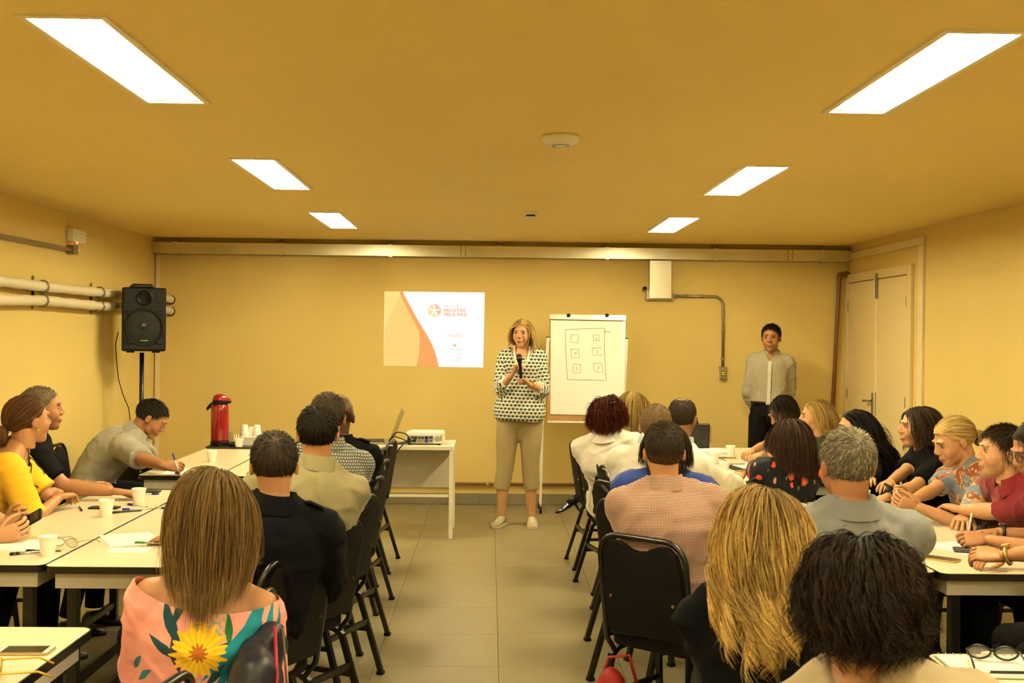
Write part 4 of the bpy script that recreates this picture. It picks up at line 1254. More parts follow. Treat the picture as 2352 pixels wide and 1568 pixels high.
    hbV = np.array(hb.v) if hb.v else np.zeros((0, 3))
    q4 = [f_ for f_ in hb.f if len(f_) == 4]; q3 = [f_ for f_ in hb.f if len(f_) == 3]; qn = [f_ for f_ in hb.f if len(f_) > 4]
    for f_ in qn:
        for i in range(1, len(f_) - 1): q3.append((f_[0], f_[i], f_[i + 1]))
    n0, n1 = len(V), len(V) + len(hV)
    AV = np.vstack([V, hV, hbV]) - B
    AF = [np.vstack([F, hF + n0] + ([np.array(q4) + n1] if q4 else [])), (np.array(q3) + n1 if q3 else np.zeros((0, 3), int))]
    me = np_mesh('body', AV, AF, skin(*skn))
    bmx = bmesh.new(); bmx.from_mesh(me); bmesh.ops.recalc_face_normals(bmx, faces=bmx.faces); bmx.to_mesh(me); bmx.free()
    ta = me.attributes.new('tint', 'FLOAT_COLOR', 'POINT')
    ta.data.foreach_set('color', np.vstack([tint, hT, np.ones((len(hbV), 4))]).astype(np.float32).ravel())
    body = put('body', me, t)
    # ---- eyes and brows
    hm = lambda p: tuple(V3(p) @ Mh[:3, :3].T + Mh[:3, 3] - B)
    for sd in (-1, 1):
        em_ = eye_mesh(); em_.v = [hm(V3(p) + V3((sd * .031, .0705, .008))) for p in em_.v]
        em_.build('eye', [M_eyew, iris or M_iris, M_pupil], t, smooth=True)
        MB().tube([hm((sd * (.031 + dx),   .0708 + .0138 * math.cos(dx / .0145), .0128 + dz)) for dx, dz in ((-.012, -.003), (-.006, .0005), (0, .0015), (.006, .0005), (.012, -.003))], .0012, 5).build('eyelash', M_pupil, t)
        MB().tube([hm((sd * x, face_y(HEADS[hkey][0], sd * x, z) + .0006, z)) for x, z in ((.011, .0265), (.019, .0300), (.027, .0315), (.036, .0310), (.045, .0270))], [.0018, .0024, .0024, .0020, .0008], 6).build('eyebrow', plain('brow_%03d' % int(brows[0] * 1000), brows, .8), t)
    # ---- hair
    cols = [(V3(sp_(.92) + R * .13 * wf), V3(sp_(.92) - R * .13 * wf), .072 * s), (V3(sp_(1.05)), V3(sp_(.95)), .055 * s), (V3(sp_(.80)), V3(sp_(.25)), .135 * s), (sp_(.78) + R * .09, sp_(.35) + R * .08, .10), (sp_(.78) - R * .09, sp_(.35) - R * .08, .10), ]
    if hair:
        for hi_, hsx in enumerate(hair if isinstance(hair, list) else [hair]):
            hsx['bk'] = -Fw
            hm_ = hair_mesh('hair', Mh, hsx, cols, seed + hi_)
            hm_.transform(Matrix.Translation(-base)); put(hsx.get('name', 'hair'), hm_, t)
    # ---- top
    tp = dict(mat=plain('shirt', (.5, .5, .5), .8), sleeve='long', inf=.012, fold=.008, foldf=26)
    tp.update(top or {})
    mb = MB(); inf = tp['inf']
    torso(mb, inf, lo=tp.get('lo', -.17), hi=1.0 if tp.get('neck', 'crew') != 'low' else .95, flare=tp.get('flare', 0))
    slv = {'long': 1.93, 'short': .72, 'elbow': 1.12, 'three': 1.55, 'none': 0.0}.get(tp['sleeve'], tp['sleeve'])
    for side in (1, -1):
        a, e, w_ = arms[side]
        mb.tube([tuple(sp_(.97) + R * side * .03), tuple(sh[side] * .6 + sp_(.93) * .4 + up * .012), tuple(a)], [.045 * wf + inf * .8, .044 * wf + inf * .8, .047 * wf + inf * .8], 10)
        mb.tube([tuple(a - up * .04), tuple(sp_(.50) + R * side * .085 * wf)], [.046 * af + inf, .060 * wf + inf], 10)
        if slv <= 0: continue
        rr = lambda q: (np.interp(q, [0, .4, 1, 1.3, 2], [.054, .049, .040, .042, .028]) * af + inf + tp.get('loose', .006))
        mb.ball(a, .057 * af + inf, 12, 8)
        qs = [0, .35, .7, 1, 1.3, 1.65, 2]; qs = [q for q in qs if q < slv - .05] + [slv]
        pt = lambda q: tuple(a + (e - a) * q if q <= 1 else e + (w_ - e) * (q - 1))
        mb.tube([pt(q) for q in qs], [rr(q) + (tp.get('cuff', .004) if q == slv and slv < 1.3 else 0) for q in qs], 14)
        if slv > 1: mb.ball(e, rr(1.0) * 1.02, 10, 8)
    V, F = remesh(mb, tp.get('voxel', .0115), 5, .5)
    if tp['fold']:
        nr = vnormals(V, F)
        loc = np.stack([(V - Pc) @ R, (V - Pc) @ Fw, (V - Pc) @ up], 1)
        amp = tp['fold'] * (1.0 + .5 * np.clip(1 - loc[:, 2] / (.6 * L), 0, 1))
        n2 = fold_noise(loc * V3((.9, .9, 1.1)) + V3((0, 0, 0)), seed + 7, 34, 4)
        V += nr * (.75 * amp * np.exp(-(n2 / .16) ** 2))[:, None]
        V += nr * (amp * fold_noise(loc * V3((1, 1, .6)), seed, tp['foldf']) + .5 * amp * fold_noise(V * V3((1, 1, 1.5)), seed + 3, tp['foldf'] * 2.1))[:, None]
    loc = np.stack([(V - Pc) @ R, (V - Pc) @ Fw, (V - Pc) @ up], 1)
    cut = tp.get('cut')
    if cut is not None:
        gv = cut(loc, L)
        eps = 1e-4; gr = np.stack([(cut(loc + eps * np.eye(3)[i], L) - gv) / eps for i in range(3)], 1)
        keepf = (gv[F] > 0).any(1); cross = keepf & (gv[F] <= 0).any(1)
        vi = np.unique(F[cross]); vi = vi[gv[vi] <= 0]
        st_ = -gv[vi] / (np.maximum((gr[vi] ** 2).sum(1), .2))
        mv = gr[vi] * st_[:, None]; ln = np.linalg.norm(mv, axis=1, keepdims=True); mv *= np.minimum(1, .014 / (ln + 1e-9))
        V[vi] += mv[:, :1] * R + mv[:, 1:2] * Fw + mv[:, 2:] * up
        F = F[keepf]
        us = np.unique(F); mp = np.full(len(V), -1); mp[us] = np.arange(len(us)); V = V[us]; F = mp[F]
        loc = np.stack([(V - Pc) @ R, (V - Pc) @ Fw, (V - Pc) @ up], 1)
    # texture coordinates: round the body, along each sleeve
    fc = V[F].mean(1)
    dist = np.full((3, len(fc)), 9.0)
    lf = np.stack([(fc - Pc) @ R, (fc - Pc) @ Fw, (fc - Pc) @ up], 1)
    dist[0] = np.sqrt((lf[:, 0] / (.17 * wf)) ** 2 + (lf[:, 1] / .13) ** 2) * .13 - .13
    def seg(P_, a, b):
        ab = b - a; q = np.clip(((P_ - a) @ ab) / (ab @ ab), 0, 1); return q, np.linalg.norm(P_ - (a + q[:, None] * ab), axis=1)
    for i_, side in ((1, 1), (2, -1)):
        a, e, w_ = arms[side]
        d1 = seg(fc, a, e)[1]; d2 = seg(fc, e, w_)[1]; dist[i_] = np.minimum(d1, d2) - .062
    cls = np.argmin(dist, 0)
    for i_, side in ((1, 1), (2, -1)):
        a, e, w_ = arms[side]; cls[(cls == i_) & (((fc - a) @ unit(e - a)) < .085)] = 0
    cls[np.abs(lf[:, 0]) < .13 * wf] = 0
    frontal = tp.get('front', False)
    FV = V[F.ravel()]; LC = loc[F.ravel()]; cl = np.repeat(cls, 4)
    tex = np.zeros((len(FV), 3))
    th = np.arctan2(LC[:, 0], (LC[:, 1] if frontal else -LC[:, 1]))
    ly = np.abs(LC[:, 1])
    ux = np.where(np.abs(th) < 1.9, np.sign(LC[:, 0]) * np.minimum(np.abs(LC[:, 0]) + .35 * np.clip(.10 - ly, 0, .1), .4), th * .155)
    tex[:, 0] = ux; tex[:, 1] = LC[:, 2]
    for i_, side in ((1, 1), (2, -1)):
        a, e, w_ = arms[side]; m = cl == i_
        if not m.any(): continue
        P_ = FV[m]
        ex = unit(e - a); fx = unit(w_ - e); q1, d1 = seg(P_, a, e); q2, d2 = seg(P_, e, w_)
        up1 = d1 < d2
        al = np.where(up1, (P_ - a) @ ex, L1 + (P_ - e) @ fx)
        h1 = unit(R - ex * (R @ ex) * .98); h2 = unit(R - fx * (R @ fx) * .98)
        tex[m, 0] = np.where(up1, (P_ - a) @ h1, (P_ - e) @ h2) + 3 * i_; tex[m, 1] = L * .86 - al
        tex[m, 2] = 1.0
    me = np_mesh('shirt', V - B, [F], tp['mat'])
    bmx = bmesh.new(); bmx.from_mesh(me); bmesh.ops.recalc_face_normals(bmx, faces=bmx.faces); bmx.to_mesh(me); bmx.free()
    xa = me.attributes.new('tex', 'FLOAT_VECTOR', 'CORNER')
    # recalc may have flipped loops, so read corner vertices back
    vi = np.empty(len(me.loops), np.int32); me.loops.foreach_get('vertex_index', vi)
    fi = np.repeat(np.arange(len(F)), 4)
    lut = {}
    old = F.ravel()
    order = np.lexsort((old, fi)); new_order = np.lexsort((vi, fi))
    tx = np.zeros_like(tex); tx[new_order] = tex[order]
    xa.data.foreach_set('vector', tx.astype(np.float32).ravel())
    tpn = tp.get('name', 'shirt')
    so_ = put(tpn, me, t)
    if tp.get('thick'):
        md = so_.modifiers.new('thickness', 'SOLIDIFY'); md.thickness = tp['thick']; md.offset = 1
    if tp.get('collar'):
        cm = tp.get('collar_mat', tp['mat']); rings = []
        ctr = sp_(1.0); cu = unit(.75 * up + .25 * hup); 
        cR = unit(R - cu * (R @ cu)); cF = np.cross(cu, cR)
        gap = tp.get('gap', .42); ch = tp.get('collar_h', .042)
        nn = 26
        for i_ in range(nn):
            a = math.pi / 2 + gap + (2 * math.pi - 2 * gap) * i_ / (nn - 1)
            o_ = cR * math.cos(a) + cF * math.sin(a)
            drop = .020 * max(0, math.sin(a)); out = tp.get('collar_out', .013)
            c_ = ctr - cu * drop - cF * .004
            tip = tp.get('tip', .03) * max(0, math.sin(a)) ** 6
            rb = .066 * wf + inf * .5 + .004
            rings.append([c_ + o_ * (rb - .004) - cu * .012, c_ + o_ * (nk + .009) + cu * ch, c_ + o_ * (nk + .016) + cu * (ch + .003), c_ + o_ * (rb + out) - cu * (.014 + tip), c_ + o_ * (rb + out - .007) - cu * (.017 + tip)])
        mc = MB().loft([[tuple(p - B) for p in r_] for r_ in rings])
        co = mc.build('collar', cm, t, auto=.9)
        xa = co.data.attributes.new('tex', 'FLOAT_VECTOR', 'CORNER')
        vs = np.array([co.data.vertices[l.vertex_index].co for l in co.data.loops]) + B - Pc
        tx = np.stack([vs @ R, vs @ up, np.zeros(len(vs))], 1); xa.data.foreach_set('vector', tx.astype(np.float32).ravel())
    # ---- legs
    if seated and legs:
        mb = MB(); M_p = pants or plain('dark_trousers', (.02, .019, .018), .8)
        pf, pR = fwd(pyaw), rgt(pyaw)
        mb.ball(Pc - V3((0, 0, .02)) - B, (.16 * wf, .15, .10), 14, 10, M=Matrix.Rotation(math.radians(pyaw), 3, 'Z'))
        sm = shoes or plain('dark_shoe', (.02, .016, .013), .4)
        for side in (1, -1):
            hp_ = Pc + pR * side * .085 - V3((0, 0, .005)); kn = Pc + pR * side * .11 + pf * .40 * s; kn[2] = .525
            an = kn + pf * (-.02 if (seed + side) % 3 else -.10); an[2] = .10
            mb.tube([tuple(x_ - B) for x_ in (hp_, hp_ * .5 + kn * .5, kn)], [.088 * s, .078 * s, .062 * s], 12)
            mb.ball(kn - B, .062 * s, 10, 8)
            mb.tube([tuple(x_ - B) for x_ in (kn, kn * .5 + an * .5, an)], [.060 * s, .055 * s, .050 * s], 12)
            sb = MB(); rings = []
            for q, wd, ht in ((-.06, .026, .05), (-.04, .034, .075), (.02, .036, .08), (.08, .040, .055), (.14, .042, .04), (.18, .030, .03), (.195, .012, .02)):
                c = an + pf * q; c[2] = 0
                rings.append([tuple(c + pR * wd * math.cos(a) + V3((0, 0, max(.001, ht * .5 + ht * .5 * math.sin(a)))) - B) for a in np.linspace(0, 2 * math.pi, 13)[:-1]])
            sb.loft(rings).build('shoe', sm, t, smooth=True)
        mb.build('trousers', M_p, t, smooth=True)
    if seated and seat:
        o = seat_at or (0, 0)
        c = Pc + fwd(pyaw) * .03
        chair(c[0] + o[0], c[1] + o[1], pyaw, seat_label or ('black banquet chair under ' + label.split(' with ')[0]))
    info = dict(root=t, B=B, Mh=Mh, hm=hm, sp=sp_, R=R, F=Fw, up=up, L=L, sh=sh, arms=arms, N=N, Pc=Pc, shirt=so_, s=s, front=np.vstack([V, n0_body]))
    PEOPLE[key] = info
    return info

def hash_(k):
    h = 5381
    for c in k: h = (h * 33 + ord(c)) & 0xffffffff
    return h

# ------------------------------------------------------------------ fabrics
def wrinkle(g, v):
    a = g.noise(g.scale(v, (1.0, 1.0, .5)), 7, 2, .5); b_ = g.noise(g.scale(v, (.5, .5, 1.2)), 15, 2, .45)
    return a + b_ * .5
def fabric(name, col, rough=.85, weave=700, var=.10):
    if name in MATS: return MATS[name].m_
    g = Mt(name, col, rough, spec=.2 if max(col) > .03 else .08, sheen=.1 if max(col) > .03 else 0); v = g.coord('Object')
    g.color(g.mix(g.noise(v, 9, 4), tuple(c * (1 - var) for c in col), tuple(min(1, c * (1 + var)) for c in col)))
    g.bump(wrinkle(g, v), .55, .02); MATS[name] = g
    return g.m_
def texmat(name, rough=.85):
    g = Mt(name, (.5, .5, .5), rough, spec=.2, sheen=.1)
    u, v, w = g.xyz(g.attr('tex').outputs['Vector'])
    if name not in ('cream_knit',): g.bump(wrinkle(g, g.coord('Object')), .5, .02)
    return g, u, v, w

g, u, v, w = texmat('red_gingham')
c1 = ((u / .0108).frac() < .22); c2 = ((v / .0108).frac() < .22); d1 = (((u / .0108) + .5).frac() < .16); d2 = (((v / .0108) + .5).frac() < .16)
c = g.mix(c1 * .9, (.47, .37, .27), (.24, .04, .03)); c = g.mix(c2 * .9, c, (.24, .04, .03)); c = g.mix(d1 * .9, c, (.045, .03, .03)); c = g.mix(d2 * .9, c, (.045, .03, .03))
g.color(c); F_ging = g.m_
g, u, v, w = texmat('grey_dot_check')
row = (v / .013).floor(); fu = (u / .013 + row * .5).frac(); fv = (v / .013).frac()
dot = ((fu - .5).abs() < .25) * ((fv - .5).abs() < .25)
g.color(g.mix(dot, (.085, .085, .072), (.42, .42, .36))); F_dot = g.m_
g, u, v, w = texmat('fine_stripes')
g.color(g.mix(((u / .014).frac() < .42) * .9, (.36, .325, .23), (.20, .17, .105))); F_str = g.m_
g, u, v, w = texmat('pale_blue_check')
g.color(g.mix(((u / .012).frac() < .25).max((v / .012).frac() < .25) * .5, (.62, .68, .70), (.36, .44, .50))); F_bluecheck = g.m_
g, u, v, w = texmat('geometric_print')
PX, PY = .034, .030
row = (v / PY).floor(); fv = (v / PY).frac(); fu = (u / PX + row * .5).frac() - .5
ab = fu.abs()
blk = (fv > (.02 + .75 * ab)) * (fv < (.44 + .45 * ab)) * (ab < .42)
blk2 = (ab < .10) * (fv > .30) * (fv < .86)
teal = (fu > .02) * (fu < .26) * (fv > (.40 + .45 * ab)) * (fv < (.78 - .3 * ab))
tan_ = (fu < -.16) * (fv > .55)
c = g.mix(tan_ * .7, (.66, .62, .50), (.42, .37, .22)); c = g.mix(blk.max(blk2), c, (.010, .012, .022)); c = g.mix(teal, c, (.03, .24, .19))
g.color(c); F_geo = g.m_
g, u, v, w = texmat('dark_floral')
P = g.vec(u, v, w * 3)
vd = g.voro(P, 15); vc = g.voro(P, 15, out=1); hue, hv_, hx = g.xyz(vc)
wob = g.noise(P, 60, 2)
fl = ((vd + (wob - .5) * .25) < .30) * (hue > .52)
ctr = ((vd + (wob - .5) * .12) < .13) * (hue > .52)
lv = g.voro(g.scale(P, (1.0, .55, 1)), 38); lc_ = g.voro(g.scale(P, (1.0, .55, 1)), 38, out=1); l1, l2, l3 = g.xyz(lc_)
leafm = (lv < .30) * (l1 > .62) * ((vd > .30))
c = g.mix(leafm, (.006, .007, .012), (.06, .18, .03)); c = g.mix(leafm * (l2 > .7), c, (.50, .20, .12))
c = g.mix(fl, c, g.mix(wob, (.50, .02, .01), (.85, .12, .04))); c = g.mix(ctr, c, (.75, .25, .10)); g.color(c); F_dflor = g.m_
g, u, v, w = texmat('dark_green_floral')
P = g.vec(u, v, w * 3); vd = g.voro(P, 22); vc = g.voro(P, 22, out=1); hue, _, _ = g.xyz(vc)
g.color(g.mix((vd < .26) * (hue > .7), (.022, .035, .012), (.42, .08, .06))); F_gflor = g.m_
g, u, v, w = texmat('paisley')
P = g.vec(u, v, w * 3); nz = g.noise(P, 14, 3); vd = g.voro(P, 34); vc = g.voro(P, 34, out=1); hue, h2, _ = g.xyz(vc)
ringm = (vd * 9).sin() > 0
c = g.mix(nz > .52, (.16, .20, .26), (.26, .07, .035)); c = g.mix(ringm * (nz > .46) * .9, c, (.55, .38, .16)); c = g.mix((vd < .10) * (hue > .4), c, (.05, .12, .28)); g.color(c); F_pais = g.m_
g, u, v, w = texmat('blue_with_bands')
b = (.215 - v)
nz = g.noise(g.vec(u, v), 90, 2)
band = g.ramp(((v * 3.2) + .0).frac(), [(0, (.45, .05, .03)), (.25, (.05, .04, .04)), (.45, (.40, .10, .03)), (.6, (.04, .05, .05)), (.8, (.48, .04, .03))])
g.color(g.mix((w > .5) * (v < .30), (.022, .045, .23), band)); F_blue = g.m_
g, u, v, w = texmat('thin_bands')
g.color(g.mix(((v / .018).frac() < .45) * .9, (.55, .50, .38), (.045, .04, .035))); F_band = g.m_
g, u, v, w = texmat('cream_knit')
k1 = (v * 520).sin(); k2 = (u * 420 + (v * 165).floor() * 1.5).sin()
h = k1 * .6 + k2 * .4
g.color(g.mix(h * .5 + .5, (.50, .42, .28), (.80, .72, .56))); g.bump(h, .8, .004); F_knit = g.m_

# pink tropical print
g, u, v, w = texmat('pink_tropical')
uu = u - (w > .5) * 0; vv = v - .12
def ell(cx, cy, a, b, ang):
    ca_, sa_ = math.cos(ang), math.sin(ang)
    x = (uu - cx) * ca_ + (vv - cy) * sa_; y = (vv - cy) * ca_ - (uu - cx) * sa_
    xx = x / a
    return ((xx * xx + (y / b) * (y / b) / ((1.05 - xx.abs()).max(.05))) < 1)
base = g.mix(g.noise(g.vec(u, v), 30, 3), (.80, .30, .28), (.88, .40, .36))
c = base
lace = (g.noise(g.vec(u, v), 120, 4) > .52) * ell(.02, .24, .10, .05, 1.4)
c = g.mix(lace * .85, c, (.22, .42, .22))
dk, tl, ye, br = (.010, .055, .070), (.01, .16, .24), (.85, .50, .02), (.30, .10, .02)
rr_ = random.Random(5)
for cx, cy, a, b, an, col in [(-.10, .40, .05, .012, -1.0, dk), (-.13, .36, .045, .012, -.9, dk), (-.085, .35, .05, .010, -1.3, br), (-.14, .40, .04, .012, -.5, dk), (-.055, .27, .075, .014, 1.35, dk), (-.075, .21, .06, .014, 2.2, dk), (-.08, .15, .05, .013, 2.7, dk), (-.05, .14, .05, .014, 1.9, (.05, .03, .06)), (-.02, .30, .06, .010, 1.2, (.06, .05, .10)),
                              (.05, .16, .05, .015, .6, dk), (.06, .10, .05, .013, 1.0, dk), (.07, .21, .04, .010, 1.8, (.02, .14, .04)), (-.17, .06, .045, .010, 1.0, tl), (-.13, .05, .04, .010, .9, tl), (-.21, .07, .04, .010, 1.1, tl), (-.05, .03, .055, .016, .1, br)]:
    c = g.mix(ell(cx, cy, a, b, an), c, col)
for i in range(9):
    c = g.mix(ell(.075 + .016 * i, .205 - .012 * abs(i - 4) - .06 * (i % 2), .10, .013, 1.25 + .06 * (i - 4)), c, tl if i % 2 else (.01, .22, .30))
c = g.mix(ell(-.115, .425, .055, .022, .1), c, ye)
dx, dy = uu - .005, v - .275
r2 = (dx * dx + dy * dy).sqrt(); an = g.m('ARCTAN2', dy, dx)
pet = .052 + .018 * ((an * 7).sin().abs()) + .006 * (an * 23).sin()
c = g.mix(r2 < pet, c, g.mix(((an * 19).sin() * .5 + .5), (.90, .48, .01), (.95, .66, .04)))
c = g.mix(r2 < (.020 + .005 * (an * 11).sin()), c, (.42, .12, .01))
g.color(c); F_pink = g.m_

F_navy = fabric('navy_uniform', (.0042, .0042, .0056)); F_khaki = fabric('khaki_shirt', (.215, .185, .095)); F_black = fabric('black_cotton', (.0035, .0035, .0038))
F_greyp = fabric('grey_marl_polo', (.30, .285, .235), var=.25); F_yel = fabric('yellow_jersey', (.80, .46, .025), var=.06); F_white = fabric('white_jacket', (.66, .60, .52), var=.03)
F_wshirt = fabric('white_linen', (.62, .59, .50), var=.04); F_bgrey = fabric('blue_grey_shirt', (.17, .175, .175), var=.06); F_tan = fabric('tan_knit', (.34, .27, .17)); F_denim = fabric('pale_denim', (.36, .46, .55), var=.12)
F_maroon = fabric('maroon_pique', (.16, .010, .016)); F_beige = fabric('beige_trousers', (.31, .235, .11), var=.05); F_jean = fabric('dark_jeans', (.009, .011, .016)); F_blk = fabric('black_trousers', (.005, .0045, .0045))

# ------------------------------------------------------------------ hair kinds
def short(cols, n=1500, length=.026, r=.0013, **k):
    k['lift'] = .16 if length > .015 else .35
    return dict(dict(style='short', cols=cols, n=int(n * 1.5), length=length * .9, r=r * .95, k=4, vol=.004), **k)
def long_(cols, length, n=1500, r=.0016, k=11, **kw):
    n, r = (int(n * 1.6), r * .85) if n < 2500 else (int(n * 1.55), r * .70)
    return dict(dict(style='long', cols=cols, n=n, length=length, r=r, k=k, vol=.02, lvar=.18, lockvar=1, clump=.3), **kw)
BLK = ((.006, .004, .003), (.026, .017, .010)); DBR = ((.010, .006, .003), (.045, .024, .011)); BRN = ((.035, .018, .006), (.13, .065, .02))
BLO = ((.13, .070, .016), (.58, .38, .11)); RED = ((.012, .003, .002), (.085, .012, .005)); GRY = ((.05, .042, .028), (.40, .34, .24))
boat = lambda h: (lambda P, L: np.maximum(np.sqrt((P[:, 0] / .135) ** 2 + (P[:, 1] / .10) ** 2 + ((P[:, 2] - L) / h) ** 2) - 1, -1) * .08)
def scoop(wd, dp): # neckline hanging lower in front
    return lambda P, L: (np.sqrt((P[:, 0] / wd) ** 2 + (np.clip((P[:, 1] - .01), 0, 9) / .5) ** 2 + ((P[:, 2] - L - .01) / (dp * np.where(P[:, 1] > 0, 1.0, .45))) ** 2) - 1) * min(wd, dp)
def offsh(wx, wy, wz): # wide round neckline that leaves the shoulders bare
    return lambda P, L: (np.sqrt((P[:, 0] / wx) ** 2 + (P[:, 1] / wy) ** 2 + ((P[:, 2] - L) / wz) ** 2) - 1) * min(wx, wy, wz)
HAND_T = dict(curl=(.15, .35, .25)); HOLD = dict(curl=(.7, 1.0, .6), thumb=(.9, .5))
pen_hand = dict(curl={0: (.7, .7, .35), 1: (.8, .8, .5), 2: (1.0, 1.1, .6), 3: (1.1, 1.2, .7)}, thumb=(.9, .5))

# ------------------------------------------------------------------ left row, seen from behind
pk = person('pink', 'woman with long light brown hair in an off-shoulder pink tropical blouse', (490, 1178, 3.05), 6, (-.80, 3.07), 8, 82, sex='f', s=.99, wide=.98, nd=.165, skn=('tan', SK_TAN), hs=1.0,
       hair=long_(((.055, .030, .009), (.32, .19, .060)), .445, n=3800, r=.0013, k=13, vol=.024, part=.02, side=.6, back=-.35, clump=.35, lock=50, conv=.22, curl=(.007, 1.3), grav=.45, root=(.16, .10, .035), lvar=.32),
       top=dict(mat=F_pink, sleeve=.95, inf=.010, fold=.006, loose=.012, cut=offsh(.20, .15, .072), name='blouse', voxel=.008), pants=F_jean, wl=(-.96, 3.33, .73), wr=(-.66, 3.33, .73), pl=(-.12, -.3, -1), pr=(.12, -.3, -1), seat_at=(-.08, .17), seat_label='black banquet chair under the woman in the pink blouse')
nv = person('navy', 'man with dark thinning hair in a navy uniform jacket, from behind', (630, 1072, 3.9), 10, (-.84, 3.95), 14, 62, hpitch=-4, wide=1.06, skn=('tan', SK_TAN),
       hair=[short(((.010, .008, .006), (.055, .042, .028)), n=2300, length=.022, spot=(.012, -.06, .10), capcol=(.05, .032, .02))], top=dict(mat=F_navy, sleeve=1.05, inf=.020, collar=True, loose=.014, name='jacket'), pants=F_blk, wl=(-1.06, 4.32, .77), wr=(-.78, 4.22, .79), pr=(1, -.35, -.7), seat_label='black banquet chair under the man in the navy jacket')
bg = person('beige', 'man with short black hair in a khaki shirt, from behind', (729, 1000, 4.65), 8, (-.80, 4.58), 12, 64, wide=1.02, skn=('tan', SK_TAN), hs=1.02,
       hair=short(BLK, n=2100, length=.028, lift=.3), top=dict(mat=F_khaki, sleeve='long', collar=True, loose=.010, inf=.016), pants=F_blk, pr=(.9, -.1, -.7), seat_label='black banquet chair under the man in the khaki shirt')
ck = person('checked', 'man with short hair in a grey dotted shirt, behind the khaki shirt', (752, 962, 5.32), 12, (-.80, 5.28), 14, 70, wide=1.0, skn=('tan', SK_TAN), hs=1.02,
       hair=short(((.02, .014, .008), (.10, .070, .038)), n=1600, length=.02), top=dict(mat=F_dot, sleeve='long', collar=True, inf=.016, loose=.010), pants=F_blk, wr=(-.95, 5.7, .79), pr=(1, -.3, -.6), seat_label='black banquet chair under the man in the grey dotted shirt')
dm = person('dark', 'bald man in a dark navy uniform, farthest in the left row', (778, 960, 5.95), 8, (-.82, 5.95), 6, 75, wide=1.06, skn=('dark', SK_DARK), brows=(.01, .006, .004),
       hair=dict(style='buzz', cols=((.006, .004, .003), (.012, .008, .006)), n=500, length=.004, r=.0009, k=3, lift=.2, front=.12, low=-.03, cap=-.004, capcol=(.03, .014, .008)), top=dict(mat=F_navy, sleeve=.95, collar=True, inf=.016, name='jacket'), pants=F_blk, pr=(.9, .0, -.8), seat_label='black banquet chair under the bald man in navy')
for x, y, yw, lab in ((-.88, 6.75, 82, 'empty black chair next beyond the bald man in navy'), (-.96, 7.47, 84, 'empty black chair second beyond the bald man in navy'), (-.94, 8.02, 84, 'empty black chair farthest along the left aisle')):
    chair(x, y, yw, lab)

# ------------------------------------------------------------------ left wall side
ye = person('yellow', 'woman in yellow off-shoulder top with auburn hair in a low bun', (66, 966, 5.5), -38, (-2.50, 5.42), -62, -80, hpitch=4, sex='f', s=.98, wide=1.02, skn=('tan', SK_TAN),
       hair=[dict(style='tied', cols=((.03, .012, .004), (.17, .070, .022)), n=2400, length=.26, r=.0009, k=9, vol=.010, tie=(0, -.118, -.030), clump=.1, lvar=.02, cap=.004)], top=dict(mat=F_yel, sleeve=.92, cut=offsh(.150, .15, .085), inf=.014, fold=.004, name='blouse', cuff=.012, loose=.014), pants=F_jean,
       wr=tuple(on(138, 1140, .80)), wl=tuple(on(128, 1128, .79)), pr=(.0, -.9, -.8), pl=(.6, .6, -.8), hr=dict(curl=(.5, .7, .4), dir=(.25, .95, .0)), hl=dict(curl=(.5, .7, .4), dir=(-.8, -.1, .2)), seat_label='black banquet chair under the woman in yellow')
bp_ = person('blackpolo', 'man with cropped greying hair in a black polo, in profile', (96, 940, 6.15), -62, (-2.52, 6.12), -70, -84, hpitch=2, wide=1.08, skn=('mid', SK_MID), hs=1.03,
       hair=dict(short(((.06, .045, .028), (.30, .25, .17)), n=1500, length=.010, r=.0011, lift=.6), style='buzz', fade=(.26, .13, .06), capcol=(.12, .085, .05)), top=dict(mat=F_black, sleeve=.80, collar=True, inf=.014), pants=F_jean,
       wr=tuple(on(262, 1128, .775)), wl=tuple(on(205, 1112, .775)), pr=(.1, -.3, -1), seat_label='black banquet chair under the man in the black polo')
gp = person('greypolo', 'man in a grey polo leaning forward to write at the table', (347, 962, 7.55), -78, (-2.63, 7.55), -76, -88, hpitch=-34, wide=1.14, slouch=.06, skn=('mid', SK_MID), hs=1.04,
       hair=short(BLK, n=1500, length=.026, grey=(.05, .04, .03)), top=dict(mat=F_greyp, sleeve=.98, collar=True, inf=.016, fold=.005, cuff=.012, loose=.014), pants=F_jean,
       wr=tuple(on(402, 1080, .775)), wl=tuple(on(358, 1062, .775)), pr=(-.4, -.55, -.8), pl=(-.3, .7, -.7), hr=dict(pen_hand, dir=(1, .1, -.05), n=(0, .7, -.6)), hl=dict(curl=(.5, .7, .5), dir=(.9, .0, -.1)), seat_label='black banquet chair under the man writing in grey polo')
ph = person('phonehands', 'person at the left edge holding a black phone over the table', (0, 0, 0), -80, (-2.46, 4.78), -80, -86, hpos=(-2.42, 4.82, 1.20), hpitch=-20, wide=1.05, skn=('light', SK_LIGHT),
       hair=short(DBR, n=700), top=dict(mat=F_band, sleeve=.8), pants=F_jean, wr=tuple(at(2, 1236, 4.70)), wl=tuple(at(22, 1204, 4.86)), pr=(0, -.5, -1), pl=(0, .5, -1), hr=dict(curl=(.55, .8, .4), dir=(.95, .15, .25), n=(-.1, .9, .25), thumb=(.5, .2)), hl=dict(curl=(.5, .8, .5), dir=(.9, -.1, .25), n=(.2, -.9, .2)), seat_label='black banquet chair at the left edge of the picture')

